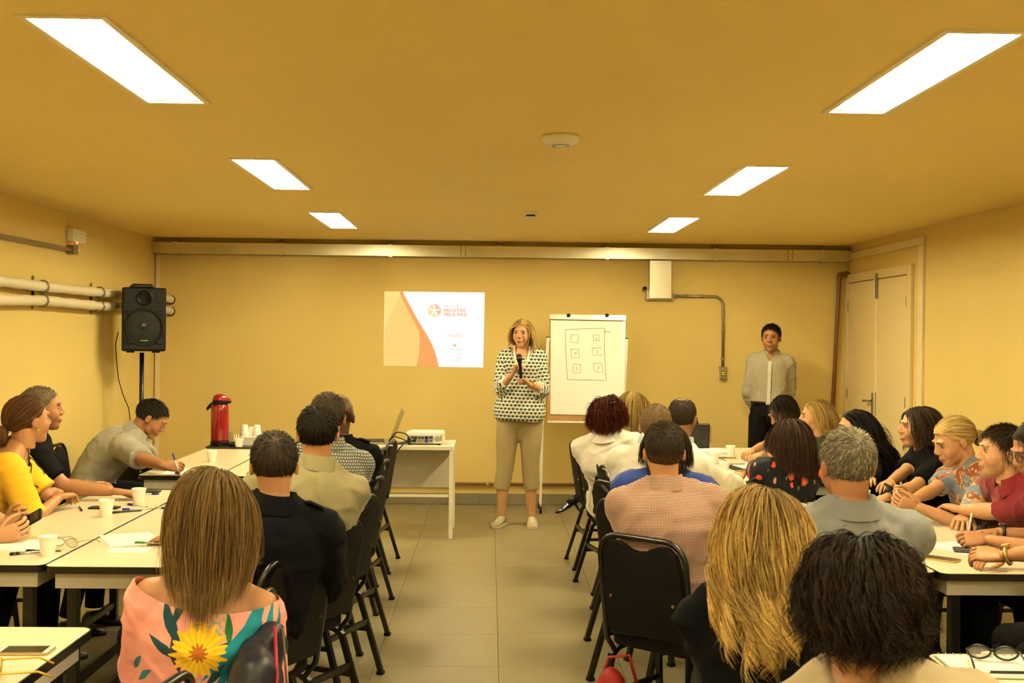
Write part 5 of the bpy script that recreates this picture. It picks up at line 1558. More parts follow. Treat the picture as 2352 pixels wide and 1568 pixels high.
# ------------------------------------------------------------------ right row, seen from behind
person('redhair', 'woman with dark red curly hair and white jacket, from behind', (1396, 955, 7.2), -18, (.86, 7.30), -18, -78, sex='f', s=1.02, wide=1.16, skn=('light', SK_LIGHT),
       hair=long_(RED, .29, n=1500, r=.0018, k=18, vol=.020, curl=(.013, 3.0), part=-.02, side=.7, back=-.5, grav=.22, lock=12, clump=.5), top=dict(mat=F_white, sleeve='long', inf=.020, name='jacket', loose=.012, collar=True, collar_h=.03), pants=F_blk, wr=(1.32, 7.15, .78), wl=(1.25, 7.45, .78), seat_label='black banquet chair under the woman in the white jacket')
person('blondeback', 'blonde woman at the far end of the right row, beside the flipchart', (1455, 938, 7.9), -35, (.83, 8.03), -40, -86, sex='f', s=1.0, skn=('light', SK_LIGHT),
       hair=long_(((.12, .075, .02), (.50, .34, .10)), .42, n=1100, r=.0018, vol=.016, part=.0, side=.8, back=-.4, grav=.5), top=dict(mat=F_black, sleeve='long'), pants=F_blk, seat_label='black banquet chair nearest the flipchart')
person('balding', 'balding man in a pale blue check shirt, right row', (1568, 962, 6.5), -22, (.92, 6.58), -28, -72, wide=1.02, skn=('mid', SK_MID), hs=1.0,
       hair=dict(short(((.012, .009, .005), (.07, .05, .03)), n=1500, length=.018), style='bald', spot=(.0, .0, .12), capcol=(.03, .02, .012)), top=dict(mat=F_bluecheck, sleeve='long', collar=True), pants=F_jean, wr=(1.40, 6.45, .78), wl=(1.32, 6.85, .78), seat_label='black banquet chair under the balding man')
person('buzzgrey', 'man with cropped grey-brown hair and loose white shirt reaching across the table', (1507, 984, 5.85), -14, (.84, 5.92), -14, -65, wide=1.08, skn=('tan', SK_TAN), hs=1.05,
       hair=dict(short(((.07, .045, .018), (.30, .21, .10)), n=1700, length=.008, r=.0012, lift=.6), style='buzz', fade=(.26, .13, .06), capcol=(.14, .085, .035)), top=dict(mat=F_wshirt, sleeve='long', inf=.022, loose=.018, collar=True), pants=F_jean, wr=tuple(on(1700, 1120, .79)), pr=(.2, -.4, -.9), seat_label='black banquet chair under the man in the loose white shirt')
bl = person('bluetop', 'woman with dark hair and royal blue cold-shoulder top, mostly hidden', (1530, 1030, 5.15), -6, (.80, 5.25), -8, -60, sex='f', s=1.0, wide=1.28, skn=('light', SK_LIGHT),
       hair=long_(DBR, .30, n=900, r=.0016, vol=.012, part=0, side=.7, back=-.5, grav=.4), top=dict(mat=F_blue, sleeve=1.15, inf=.014, name='blouse', cut=lambda P, L: np.maximum(np.sqrt(((np.abs(P[:, 0]) - .115) / .042) ** 2 + ((P[:, 2] - L + .035) / .040) ** 2) - 1, 0) * .04 - .0005), pants=F_jean, seat_label='black banquet chair under the woman in royal blue')
rc = person('redcheck', 'man with a crew cut in a red gingham shirt, from behind', (1525, 1042, 4.45), -3, (.72, 4.40), -6, -41, wide=1.03, skn=('tan', SK_TAN), hs=1.0, slouch=.04,
       hair=[dict(short(((.012, .008, .004), (.05, .034, .016)), n=2400, length=.012, r=.0009, lift=.6, low=-.07, top=.010), style='buzz', capcol=(.022, .014, .008), fade=(.20, .10, .05), scale=V3((1, 1, 1.06)))], top=dict(mat=F_ging, sleeve='long', collar=True, inf=.016, loose=.012, collar_h=.040), pants=F_jean, pl=(-.9, -.3, -.6), wl=(.95, 4.9, .76), seat_label='black banquet chair under the man in the red gingham shirt')
gh = person('greyhair', 'man with short grey hair in a blue-grey shirt, from behind', (1945, 1074, 3.55), 4, (1.12, 3.62), -4, -8, wide=1.10, skn=('mid', SK_MID), hs=1.03,
       hair=short(GRY, n=2600, length=.020, r=.0011, capcol=(.11, .09, .06)), top=dict(mat=F_bgrey, sleeve='long', collar=True, inf=.018, loose=.012, collar_h=.038), pants=F_jean, seat_label='black banquet chair under the grey-haired man')
bt = person('blacktee', 'woman with long wavy blonde hair in a black tee, from behind', (1752, 1240, 2.58), -12, (.77, 2.64), -18, -80, sex='f', s=1.0, nd=.075, wide=1.10, skn=('light', SK_LIGHT),
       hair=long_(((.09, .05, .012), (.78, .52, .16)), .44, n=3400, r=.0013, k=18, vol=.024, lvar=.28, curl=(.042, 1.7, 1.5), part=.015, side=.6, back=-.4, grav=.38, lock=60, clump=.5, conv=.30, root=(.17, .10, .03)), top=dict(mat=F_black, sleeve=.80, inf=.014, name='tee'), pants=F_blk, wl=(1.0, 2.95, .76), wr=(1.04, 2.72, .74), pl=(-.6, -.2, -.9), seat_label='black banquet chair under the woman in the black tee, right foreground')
cu = person('curly', 'woman with bushy dark curly hair in the right foreground', (1978, 1388, 2.0), -12, (.80, 2.02), -20, -78, sex='f', s=1.0, wide=1.1, skn=('mid', SK_MID),
       hair=long_(((.004, .003, .002), (.032, .018, .009)), .265, n=3400, r=.0013, k=17, vol=.028, lvar=.3, curl=(.020, 2.4, .9), part=.0, side=.6, back=-.4, grav=.32, lock=30, clump=.5), top=dict(mat=F_tan, sleeve='long', inf=.016), pants=F_blk, wr=(1.0, 2.15, .70), wl=(.95, 2.3, .70), seat_label='black banquet chair at the bottom of the right row')
fl_ = person('floral', 'woman with dark straight hair in a black floral blouse, from behind', (1812, 1010, 6.25), 14, (1.60, 6.42), 6, 0, sex='f', s=.97, wide=1.10, skn=('tan', SK_TAN),
       hair=long_(((.012, .006, .004), (.06, .028, .014)), .37, n=1700, r=.0016, vol=.022, part=0, side=.8, back=-.3, grav=.45), top=dict(mat=F_dflor, sleeve=.75, name='blouse', cuff=.014, loose=.012), pants=F_blk, wl=tuple(on(1735, 1072, .78)), pl=(-.9, -.3, -.7), seat_label='black banquet chair under the woman in the floral blouse')

# ------------------------------------------------------------------ right wall side, facing left
person('bob', 'woman with a dark fringe and pale blue sleeveless top looking down', (1797, 950, 8.15), 112, (2.42, 8.25), 112, 92, hpitch=-28, sex='f', skn=('light', SK_LIGHT),
       hair=long_(BLK, .28, n=1200, r=.0016, vol=.014, part=.03, side=.9, back=-.5, grav=.4, hold=.04), top=dict(mat=F_denim, sleeve='none', name='top'), pants=F_jean, wr=tuple(on(1700, 1050, .79)), wl=tuple(on(1712, 1058, .785)), pr=(-.2, .7, -.6), pl=(-.3, -.9, -.3), hr=HOLD, hl=HOLD, seat_label='black banquet chair under the woman with the dark fringe')
person('greenblonde', 'blonde woman in dark green floral top, in profile', (1873, 958, 7.7), 78, (2.46, 7.78), 84, 90, sex='f', skn=('light', SK_LIGHT),
       hair=long_(((.10, .055, .014), (.46, .29, .075)), .41, n=1300, r=.0017, vol=.016, part=0, side=.9, back=-1.5, grav=.5, hold=-.02), top=dict(mat=F_gflor, sleeve='short', name='top'), pants=F_blk, seat_label='black banquet chair under the blonde woman in green')
gw = person('glasses', 'woman with long straight black hair and eyeglasses, in profile', (1962, 985, 7.1), 82, (2.50, 7.15), 78, 90, sex='f', skn=('light', SK_LIGHT),
       hair=long_(((.004, .003, .003), (.014, .010, .009)), .56, n=1700, r=.0016, vol=.022, part=0, side=.9, back=-1.5, grav=.55, hold=-.01), top=dict(mat=F_black, sleeve='long', name='top'), pants=F_blk, wr=tuple(on(2010, 1140, .78)), wl=tuple(on(1995, 1140, .78)), seat_label='black banquet chair under the woman with black hair and eyeglasses')
bw = person('blackteeright', 'woman with dark hair and black tee seated side-on by the door', (2108, 982, 6.35), 86, (2.56, 6.40), 84, 90, sex='f', s=1.0, wide=1.12, skn=('light', SK_LIGHT),
       hair=long_(((.012, .007, .004), (.050, .028, .014)), .37, n=1700, r=.0016, vol=.022, part=0, side=.9, back=-.3, grav=.5, hold=.05), top=dict(mat=F_black, sleeve=.80, name='tee'), pants=F_blk, wr=tuple(on(2005, 1143, .78)), wl=tuple(on(2020, 1150, .775)), pl=(.3, -.6, -.9), hl=dict(pen_hand), seat_label='black banquet chair under the woman in the black tee by the door')
ob = person('olderblonde', 'woman with tied pale blonde hair looking down, blue patterned tee', (2190, 1015, 5.62), 96, (2.56, 5.66), 92, 90, hpitch=-20, sex='f', s=1.0, wide=1.12, skn=('light', SK_LIGHT),
       hair=[dict(style='tied', cols=((.34, .22, .065), (.78, .60, .27)), n=2400, length=.24, r=.0009, k=9, vol=.010, tie=(0, -.115, -.01), clump=.1, lvar=.02, cap=.004, front=.075)], top=dict(mat=F_pais, sleeve=.8, name='tee'), pants=F_jean, wr=tuple(on(2085, 1155, .83)), wl=tuple(on(2100, 1160, .82)), pl=(.2, -.5, -1), pr=(.2, .5, -1), hl=dict(HOLD, dir=(-.95, -.1, .2), n=(.1, .8, .5)), hr=dict(HOLD, dir=(-.95, .1, .2), n=(.1, -.8, .5)), seat_label='black banquet chair under the woman with tied blonde hair')
mr = person('maroon', 'man in a maroon polo with arms crossed on the table', (2302, 1040, 5.0), 82, (2.58, 5.05), 88, 90, hpitch=2, wide=1.10, slouch=.05, skn=('light', SK_LIGHT), hs=1.03,
       hair=short(((.010, .006, .003), (.055, .030, .013)), n=1900, length=.034, top=.008), top=dict(mat=F_maroon, sleeve=.85, collar=True, inf=.016, cuff=.010, loose=.012), pants=F_jean, wr=tuple(on(2215, 1185, .78)), wl=tuple(on(2165, 1175, .78)), pr=(-.2, .8, -.6), pl=(.0, -.9, -.6), hr=dict(curl=(.2, .3, .2), dir=(-.5, -.8, -.15)), hl=dict(curl=(.6, .8, .5), dir=(-.5, .85, .1)), seat_label='black banquet chair under the man in maroon')
st_ = person('striped', 'person in a banded tee writing at the right edge of the picture', (0, 0, 0), 86, (2.62, 4.50), 88, 90, hpos=(2.205, 4.52, 1.17), hpitch=-22, sex='f', wide=1.05, skn=('mid', SK_MID),
       hair=long_(BLK, .30, n=900, r=.0016, vol=.014, part=0, side=.9, back=-.6, grav=.4), top=dict(mat=F_band, sleeve=.8, name='tee'), pants=F_blk, wr=tuple(on(2285, 1222, .785)), wl=tuple(on(2262, 1238, .78)), pl=(.2, -.6, -.9), pr=(.2, .6, -.9), hr=dict(curl=(.5, .7, .4), dir=(-.95, -.2, -.05)), hl=dict(pen_hand, dir=(-.95, .15, 0), n=(0, .8, -.6)), seat_label='black banquet chair under the person in the banded tee')
cr = person('cream', 'person in a cream knitted sweater writing at the lower right edge', (0, 0, 0), 80, (2.28, 3.93), 80, 86, hpos=(2.20, 3.97, 1.18), hpitch=-22, sex='f', wide=1.12, skn=('tan', SK_TAN),
       hair=long_(BLK, .34, n=900, r=.0016, vol=.014, part=0, side=.9, back=-.6, grav=.4), top=dict(mat=F_knit, sleeve=1.35, inf=.022, loose=.020, name='sweater'), pants=F_blk, wl=tuple(on(2242, 1290, .79)), wr=tuple(on(2312, 1275, .785)), pl=(.1, -.6, -.8), pr=(.3, .7, -.8), hl=dict(curl=(.6, .8, .5), dir=(-.85, .5, .05), n=(.2, .5, -.8)), hr=dict(curl=(.35, .5, .3), dir=(-.98, .0, -.1)), seat_label='black banquet chair under the person in the cream sweater')

# ------------------------------------------------------------------ two people standing
def shoe_pair(info, spots, yaw, mat, sole, lace, name='sneaker'):
    t, B = info['root'], info['B']
    for (x, y), a in zip(spots, yaw):
        f_, r_ = fwd(a), rgt(a); rings = []; so = []
        for q, wd, ht in ((-.085, .022, .055), (-.07, .034, .078), (-.02, .036, .085), (.03, .038, .078), (.08, .043, .055), (.13, .044, .042), (.165, .034, .034), (.185, .014, .024)):
            c = V3((x, y, 0)) + f_ * q
            rings.append([tuple(c + r_ * wd * math.cos(b) + V3((0, 0, .020 + max(0, (ht - .02) * (.5 + .5 * math.sin(b))))) - B) for b in np.linspace(0, 2 * math.pi, 13)[:-1]])
            so.append([tuple(c + r_ * (wd + .003) * sx + V3((0, 0, z)) - B) for sx, z in ((-1, .0005), (1, .0005), (1, .023), (-1, .023))])
        sh_ = MB().loft(rings).build(name, mat, t, smooth=True)
        MB().loft(so).build('sole', sole, sh_, bevel=.003)
        for k in range(5):
            c = V3((x, y, .075 - k * .007)) + f_ * (.035 + k * .018)
            MB().tube([tuple(c + r_ * sx * .020 + V3((0, 0, dz)) - B) for sx, dz in ((-1, -.006), (0, .003), (1, -.006))], .0028, 6).build('lace', lace, sh_)

M_canvas = fabric('canvas_shoe', (.36, .30, .17)); M_solew = plain('rubber_sole', (.52, .46, .32), .6); M_lace = plain('lace', (.75, .70, .58), .8)
FT = [(.112, 9.66), (.372, 9.66)]   # her right foot is on the left of the picture
shk = [([(.19, 9.66, .93), (FT[0][0] + .035, 9.67, .50), (FT[0][0] + .01, 9.68, .30), (FT[0][0], 9.69, .05)], [.075, .056, .052, .034]), ([(.335, 9.66, .93), (FT[1][0] - .035, 9.67, .50), (FT[1][0] - .01, 9.68, .30), (FT[1][0], 9.69, .05)], [.075, .056, .052, .034])]
spk = person('speaker', 'standing woman with microphone, geometric print blouse and beige cropped trousers', (1199, 766, 9.62), 164, (.262, 9.66, .985), 176, sex='f', s=1.02, wide=.93, slouch=.0, hpitch=-3, hroll=-3, skn=('light', SK_LIGHT), seated=False, hs=1.02, brows=(.10, .055, .02),
       hair=long_(((.24, .14, .04), (.74, .53, .19)), .34, n=1500, r=.0016, k=14, vol=.007, part=-.02, side=1.0, back=-.25, grav=.45, root=(.32, .20, .07), bias=.0, hold=.03), top=dict(mat=F_geo, sleeve=1.42, inf=.016, front=True, name='blouse', fold=.006, loose=.012, lo=-.17, flare=.07, cut=scoop(.105, .105), thick=.002, cuff=.01),
       wr=tuple(at(1178, 858, 9.40)), wl=tuple(at(1216, 882, 9.40)), pr=(-.35, .35, -1), pl=(.4, .35, -1), hr=dict(curl={0: (.9, 1.2, .7), 1: (1.0, 1.25, .7), 2: (1.0, 1.3, .7), 3: (1.1, 1.3, .7)}, thumb=(1.0, .6), dir=(.35, -.15, .8), n=(.75, -.3, -.4)), hl=dict(curl={0: (.9, 1.2, .7), 1: (1.0, 1.25, .7), 2: (1.0, 1.3, .7), 3: (1.1, 1.3, .7)}, thumb=(1.0, .6), dir=(-.75, -.15, .6), n=(-.5, -.2, -.7)), bare_legs=shk)
t, B = spk['root'], spk['B']
mb = MB(); Pc = spk['Pc']
mb.ball(Pc + V3((0, 0, -.01)) - B, (.185, .128, .10), 18, 12)
mb.ball(Pc + V3((0, .02, -.07)) - B, (.180, .125, .10), 18, 12)
for sx, ft in ((-1, FT[0]), (1, FT[1])):
    hp = Pc + V3((sx * .095, .0, -.06)); kn = V3((ft[0] * .75 + Pc[0] * .25 + sx * .01, 9.67, .50)); cf = V3((ft[0], 9.685, .305))
    mb.tube([tuple(x_ - B) for x_ in (hp, hp * .5 + kn * .5, kn)], [.102, .094, .074], 16)
    mb.tube([tuple(x_ - B) for x_ in (kn, kn * .5 + cf * .5, cf)], [.074, .073, .069], 16)
V, F = remesh(mb, .010, 5)
V += vnormals(V, F) * (.0035 * fold_noise(V * V3((1, 1, .7)), 11, 40))[:, None]
put('trousers', np_mesh('trousers', V, [F], F_beige), t)
shoe_pair(spk, FT, (160, 182), M_canvas, M_solew, M_lace)
# microphone, held
m0, m1 = V3(at(1197, 870, 9.362)), V3(at(1192, 814, 9.345)); ax = unit(m1 - m0)
MM = Matrix.Translation(Vector(m0)) @ Vector((0, 0, 1)).rotation_difference(Vector(ax)).to_matrix().to_4x4()
mic = thing('microphone', 'black handheld microphone in the speaker\'s hands', 'microphone', m0); mic.rotation_euler = MM.to_euler()
MB().lathe([(.011, 0), (.012, .01), (.0145, .13), (.017, .145)], 16).build('mic_handle', M_blackp, mic, auto=.6)
MB().lathe([(.0175, .145), (.024, .16), (.0255, .178), (.023, .195), (.014, .206), (.004, .209)], 18).build('mic_grille', plain('mic_mesh', (.02, .02, .02), .5, metal=.5, nscale=200, bump=.6), mic, smooth=True)
MB().lathe([(.0257, .176), (.0262, .179), (.0257, .182)], 18).build('grille_ring', M_silver, mic)
# necklace, watch, hoop and inner top
def neck_strand(info, drop, wd, r, mat, name, beads=True):
    """a string lying on the chest, touching skin or cloth"""
    R_, F_, up_, B_, N_ = info['R'], info['F'], info['up'], info['B'], info['sp'](1.0)
    fv = info['front'] - N_; lx, ly, lz = fv @ R_, fv @ F_, fv @ up_
    mb = MB(); path = []
    for k in range(41):
        a = math.pi * k / 40
        x = wd * math.cos(a); z = .012 - drop * math.sin(a) ** .8
        m = (np.abs(lx - x) < .012) & (np.abs(lz - z) < .012) & (ly < .17)
        y = (ly[m].max() if m.any() else 0) + r
        if z > -.01: y = min(y, .06)
        path.append(N_ + R_ * x + F_ * y + up_ * z - B_)
    if not beads: mb.tube([tuple(p) for p in path], r, 6)
    else:
        seg_ = np.linalg.norm(np.diff(np.array(path), axis=0), axis=1); cl_ = np.concatenate([[0], np.cumsum(seg_)])
        for q in np.arange(0, cl_[-1], r * 1.9): mb.ball([np.interp(q, cl_, np.array(path)[:, i]) for i in range(3)], r, 8, 6)
    return mb.build(name, mat, info['root'], smooth=True)
M_pearl = plain('pearl', (.80, .74, .60), .25)
neck_strand(spk, .185, .068, .0055, M_pearl, 'necklace'); neck_strand(spk, .168, .060, .0055, M_pearl, 'necklace')
def watch(info, side, band, face, off=.03, r=.031, name='wristwatch'):
    a, e, w_ = info['arms'][side]; d = unit(w_ - e); c = w_ - d * off; B_ = info['B']
    x1 = unit(np.cross(d, V3((0, 0, 1)))); x2 = np.cross(d, x1) * -1
    if x2[2] < 0: x2 = -x2
    ring = [tuple(c + (x1 * math.cos(q) + x2 * math.sin(q)) * r - B_) for q in np.linspace(0, 2 * math.pi, 21)]
    wb = MB().tube(ring, .007, 6, cap=False).build(name, band, info['root'], smooth=True)
    Mx = Matrix.Translation(Vector(c + x2 * r - B_)) @ Vector((0, 0, 1)).rotation_difference(Vector(x2)).to_matrix().to_4x4()
    m = MB().lathe([(.017, 0), (.018, .004), (.016, .009)], 18); m.v = [tuple(Mx @ Vector(q)) for q in m.v]; m.build('watch_case', band, wb)
    m = MB().lathe([(.015, .0092), (.014, .0098)], 18); m.v = [tuple(Mx @ Vector(q)) for q in m.v]; m.build('watch_face', face, wb)
watch(spk, -1, M_gold, M_white); watch(cr, -1, M_gold, plain('cream_dial', (.80, .70, .42), .3)); watch(st_, 1, M_black, M_silver); watch(bw, -1, M_black, M_black)

man = person('standing', 'man in a striped shirt standing with hands behind his back by the wall', (1771, 777, 10.25), 158, (2.545, 10.28, .985), 162, wide=.86, s=1.02, slouch=.0, nd=.135, skn=('mid', SK_MID), seated=False, hs=1.07, brows=(.012, .008, .004),
       hair=short(((.006, .004, .003), (.030, .018, .010)), n=1500, length=.030, top=.008, front=.088, flow=(0, -.02, .0)), top=dict(mat=F_str, sleeve='long', collar=True, front=True, inf=.018, loose=.012, gap=.34, fold=.007, lo=.06, collar_h=.034, collar_out=.026, tip=.045, cut=lambda P, L: np.where(P[:, 1] > .0, np.abs(P[:, 0]) - .5 * (P[:, 2] - (L - .085)), .05)), wr=(2.50, 10.46, .93), wl=(2.64, 10.46, .93), pr=(-.4, -.1, -1), pl=(.45, -.1, -1))
t, B = man['root'], man['B']; Pc = man['Pc']
mb = MB(); mb.ball(Pc + V3((0, 0, -.03)) - B, (.178, .128, .11), 16, 12)
Rm, Fm = man['R'], man['F']
mb.loft([[tuple(Pc + V3((0, 0, z_)) + Rm * .160 * math.cos(a) + Fm * .138 * math.sin(a) - B) for a in RING] for z_ in (-.08, .065)])
FM = [(2.43, 10.30), (2.66, 10.31)]
for sx, ft in ((-1, FM[0]), (1, FM[1])):
    hp = Pc + V3((sx * .09, 0, -.07)); kn = V3((ft[0], 10.28, .50)); cf = V3((ft[0], 10.31, .04))
    mb.tube([tuple(x_ - B) for x_ in (hp, kn, cf)], [.098, .078, .068], 14)
V, F = remesh(mb, .012, 4); put('trousers', np_mesh('trousers', V, [F], F_blk), t)
shoe_pair(man, FM, (165, 200), plain('dark_shoe', (.02, .016, .013), .4), M_blackp, M_blackp, 'shoe')
Rm, Fm, Um = man['R'], man['F'], man['up']
belt = [tuple(Pc + V3((0, 0, .045)) + Rm * .160 * math.cos(a) + Fm * .138 * math.sin(a) - B) for a in np.linspace(0, 2 * math.pi, 33)]
MB().tube(belt, .013, 6, flat=1.0, cap=False).build('belt', M_blackp, t, smooth=True)
bc = Pc + V3((0, 0, .045)) + Fm * .150 - B
MB().box(-.022, .022, -.004, .004, -.016, .016, M=Matrix.Translation(Vector(bc)) @ Matrix.Rotation(math.radians(162), 4, 'Z')).build('buckle', M_silver, t, bevel=.003)
pk_ = []
for k, q in enumerate((.30, .46, .62, .78)):
    p = man['sp'](q) + Fm * (np.interp(q, [.3, .5, .68, .8, .9], [.118, .122, .125, .113, .094]) * 1.04 + .021)
    pk_.append(p)
    MB().ball(p + Fm * .003 - B, (.006, .006, .006), 8, 6).build('button', M_white, t, smooth=True)
rings = []
for q in np.linspace(.06, .855, 14):
    p = man['sp'](q) + Fm * (np.interp(q, [.06, .3, .5, .68, .8, .93], [.125, .118, .122, .125, .113, .086]) * 1.04 + .0175)
    rings.append([tuple(p + Rm * sx * .015 + Fm * dy - B) for sx, dy in ((-1, -.004), (1, -.004), (1, .002), (-1, .002))])
MB().loft(rings).build('button_placket', fabric('placket', (.52, .48, .37)), t)

# ------------------------------------------------------------------ details on the seated people
def bun(info, loc, r, cols, name='hair_bun', seed=3):
    Mh, B_ = info['Mh'], info['B']; rr = np.random.RandomState(seed); n, k = 380, 11
    ax = V3((.1, 1, .35)) * 1.6 + rr.normal(size=(n, 3)) * .55; ax /= np.linalg.norm(ax, axis=1, keepdims=True)
    u1 = np.cross(ax, V3((.3, .5, .8))); u1 /= np.linalg.norm(u1, axis=1, keepdims=True); u2 = np.cross(ax, u1)
    th = rr.uniform(0, 6.28, n)[:, None] + np.linspace(0, 3.2, k)[None, :]
    rad = V3(r) if not np.isscalar(r) else V3((r, r, r))
    P = (u1[:, None, :] * np.cos(th)[:, :, None] + u2[:, None, :] * np.sin(th)[:, :, None]) * rad * rr.uniform(.86, 1.04, n)[:, None, None] + V3(loc)
    V, F = tubes(P, np.full((n, k), .0020), 3)
    C = np.repeat(V3(cols[0]) + (V3(cols[1]) - V3(cols[0])) * rr.rand(n, 1), k * 3, 0)
    V = V @ Mh[:3, :3].T + Mh[:3, 3] - B_
    me = np_mesh(name, V, [F], M_hair); at_ = me.attributes.new('Col', 'FLOAT_COLOR', 'POINT')
    at_.data.foreach_set('color', np.hstack([C, np.ones((len(C), 1))]).astype(np.float32).ravel())
    return put(name, me, info['root'])
bun(ye, (0, -.150, -.055), (.046, .040, .048), ((.03, .012, .004), (.17, .070, .022)))
MB().tube([ye['hm']((.022 * math.cos(a), -.120, -.033 + .022 * math.sin(a))) for a in np.linspace(0, 6.28, 13)], .005, 6).build('hair_tie', M_blackp, ye['root'], smooth=True)
bun(ob, (0, -.135, -.028), (.022, .034, .040), ((.12, .08, .03), (.40, .28, .10)), 'ponytail')
MB().tube([ob['hm']((.020 * math.cos(a), -.112, -.012 + .020 * math.sin(a))) for a in np.linspace(0, 6.28, 13)], .006, 6).build('hair_tie', M_blackp, ob['root'], smooth=True)
for inf_ in (ye, spk): 
    for sx in (-1, 1): MB().ball(inf_['hm']((sx * .086, -.006, -.040)), .006, 8, 6).build('earring', M_gold, inf_['root'], smooth=True)
# cord round the neck of the woman in yellow
neck_strand(ye, .16, .062, .0026, M_blackp, 'neck_cord', beads=False)
# eyeglasses worn
def worn_glasses(info, mat):
    hm = info['hm']; t = info['root']; mb = MB()
    for sx in (-1, 1):
        mb.tube([hm((sx * .032 + .024 * math.cos(a), .098 - .012 * abs(math.cos(a)) * (1 if math.cos(a) * sx > 0 else .2), .006 + .018 * math.sin(a))) for a in np.linspace(0, 6.28, 18)], .0018, 5)
        mb.tube([hm((sx * .056, .088, .010)), hm((sx * .077, .04, .012)), hm((sx * .080, -.015, .008))], .0018, 5)
    mb.tube([hm((-.009, .102, .010)), hm((0, .104, .012)), hm((.009, .102, .010))], .0018, 5)
    mb.build('eyeglasses', mat, t, smooth=True)
worn_glasses(gw, M_black); worn_glasses(st_, M_black)
# hair clips of the red-haired woman
rh = PEOPLE['redhair']
for p in ((-.045, -.075, .105), (.05, -.10, .085)):
    MB().tube([rh['hm'](V3(p) + V3(d)) for d in ((-.03, 0, -.008), (0, -.012, .006), (.03, 0, .010))], [.004, .007, .004], 6).build('hair_clip', M_black, rh['root'], smooth=True)
# uniform details
def epaulette(info, side):
    sp_, R_, F_, up_, B_ = info['sp'], info['R'], info['F'], info['up'], info['B']
    a = sp_(.97) + R_ * side * .075 + up_ * .030; b = info['sh'][side] + up_ * .082 - R_ * side * .01
    MB().tube([tuple(a - B_), tuple(a * .5 + b * .5 + up_ * .010 - B_), tuple(b - B_)], [.022, .024, .026], 8, flat=.25).build('epaulette', F_navy, info['root'], smooth=True)
epaulette(nv, 1); epaulette(dm, 1); epaulette(nv, -1); epaulette(dm, -1)
a, e, w_ = nv['arms'][1]; d = unit(w_ - e); B = nv['B']
M_refl2 = plain('reflective_band', (.80, .78, .76), .5)
MB().tube([tuple(e + d * q - B) for q in (.005, .03, .06)], [.073, .072, .068], 16).build('cuff_band', M_refl2, nv['root'], smooth=True)
MB().tube([tuple(a + (e - a) * q + nv['R'] * .064 - B) for q in (.42, .50, .58)], .004, 6).build('sleeve_badge', plain('badge_yellow', (.85, .50, .02), .5), nv['root'])
rg_ = []
for q in (-.13, -.08, -.03):
    c = nv['sp'](q); rg_.append([tuple(c + nv['R'] * .205 * math.cos(a_) + nv['F'] * .158 * math.sin(a_) - B) for a_ in RING])
MB().loft(rg_).build('shirt_hem', M_refl2, nv['root'], smooth=True)

# ------------------------------------------------------------------ things in hands
def held(name, label, cat, p, R3, parts):
    t = thing(name, label, cat, p); t.rotation_euler = R3
    for nm, mb_, m, kw in parts: mb_.build(nm, m, t, **kw)
    return t
def held_phone(label, p, rot, edge=M_blackp):
    held('smartphone', label, 'phone', p, rot, [('phone_body', MB().prism(rrect(-.036, .036, -.074, .074, .012), -.005, .005), edge, dict(bevel=.002)), ('screen', MB().prism(rrect(-.033, .033, -.062, .062, .003), .005, .0056), M_screen, {}), ('camera_ring', MB().lathe([(.010, -.0062), (.011, -.0052)], 14, (0, .045, 0)), M_silver, {})])
held_phone('black phone held in both hands at the left edge', at(60, 1198, 4.80), (math.radians(35), math.radians(28), math.radians(-70)))
held_phone('black phone held by the woman with tied blonde hair', at(2062, 1130, 5.66), (math.radians(28), math.radians(-20), math.radians(95)))
def held_pen(label, a, b, body, cap):
    a, b = V3(a), V3(b); t = thing('pen', label, 'pen', a); t.rotation_euler = Vector((0, 0, 1)).rotation_difference(Vector(unit(b - a))).to_euler(); L = np.linalg.norm(b - a)
    MB().tube([(0, 0, 0), (0, 0, .012)], [.0008, .0036], 8).build('tip', M_silver, t); MB().tube([(0, 0, .012), (0, 0, L * .72)], .004, 8).build('barrel', body, t, smooth=True); MB().tube([(0, 0, L * .70), (0, 0, L)], .0047, 8).build('pen_cap', cap, t)
g = gp['arms'][1][2]
held_pen('blue-capped pen in the writing hand of the man in grey polo', V3((g[0] + .100, g[1] - .012, TZ + .004)), V3((g[0] + .055, g[1] - .02, TZ + .140)), M_clear, M_bluep)
g = st_['arms'][-1][2]
held_pen('clear violet pen held upright by the person in the banded tee', V3(on(2222, 1243, TZ + .004)), V3(at(2232, 1178, on(2222, 1243, TZ)[1])), plain('pen_violet', (.40, .36, .55), .2), M_clear)
g = bw['arms'][-1][2]
held_pen('teal pen in the hand of the woman in the black tee by the door', V3(on(1990, 1140, .77)), V3(at(1972, 1112, 6.2)), plain('pen_teal', (.02, .25, .20), .3), plain('pen_teal', (.02, .25, .20), .3))

# ------------------------------------------------------------------ flipchart
M_alu = plain('aluminium', (.62, .59, .52), .3, metal=.85)
M_cork = plain('cork_board', (.38, .22, .07), .8, nscale=40, var=.3)
FY = lambda py: 10.44 - (py - 720) / 250 * .10
org = V3(at(1345, 975, 10.36)); org[2] = 0
fc_ = thing('flipchart', 'flipchart easel with a hand-drawn plan on white paper', 'flipchart', org)
fp = lambda px, py, d=0: V3(at(px, py, FY(py) - d)) - org
def quad(name, pts, mat, d0, d1, **kw):
    return MB().loft([[tuple(fp(x, y, d0)) for x, y in pts], [tuple(fp(x, y, d1)) for x, y in pts]]).build(name, mat, fc_, **kw)
quad('backboard', [(1262, 730), (1436, 733), (1431, 968), (1257, 966)], M_cork, 0, .012)
quad('paper_pad', [(1265, 735), (1431, 738), (1428, 954), (1264, 951)], M_paper, .012, .020)
quad('bottom_rail', [(1257, 966), (1431, 968), (1431, 972), (1257, 970)], M_alu, 0, .03)
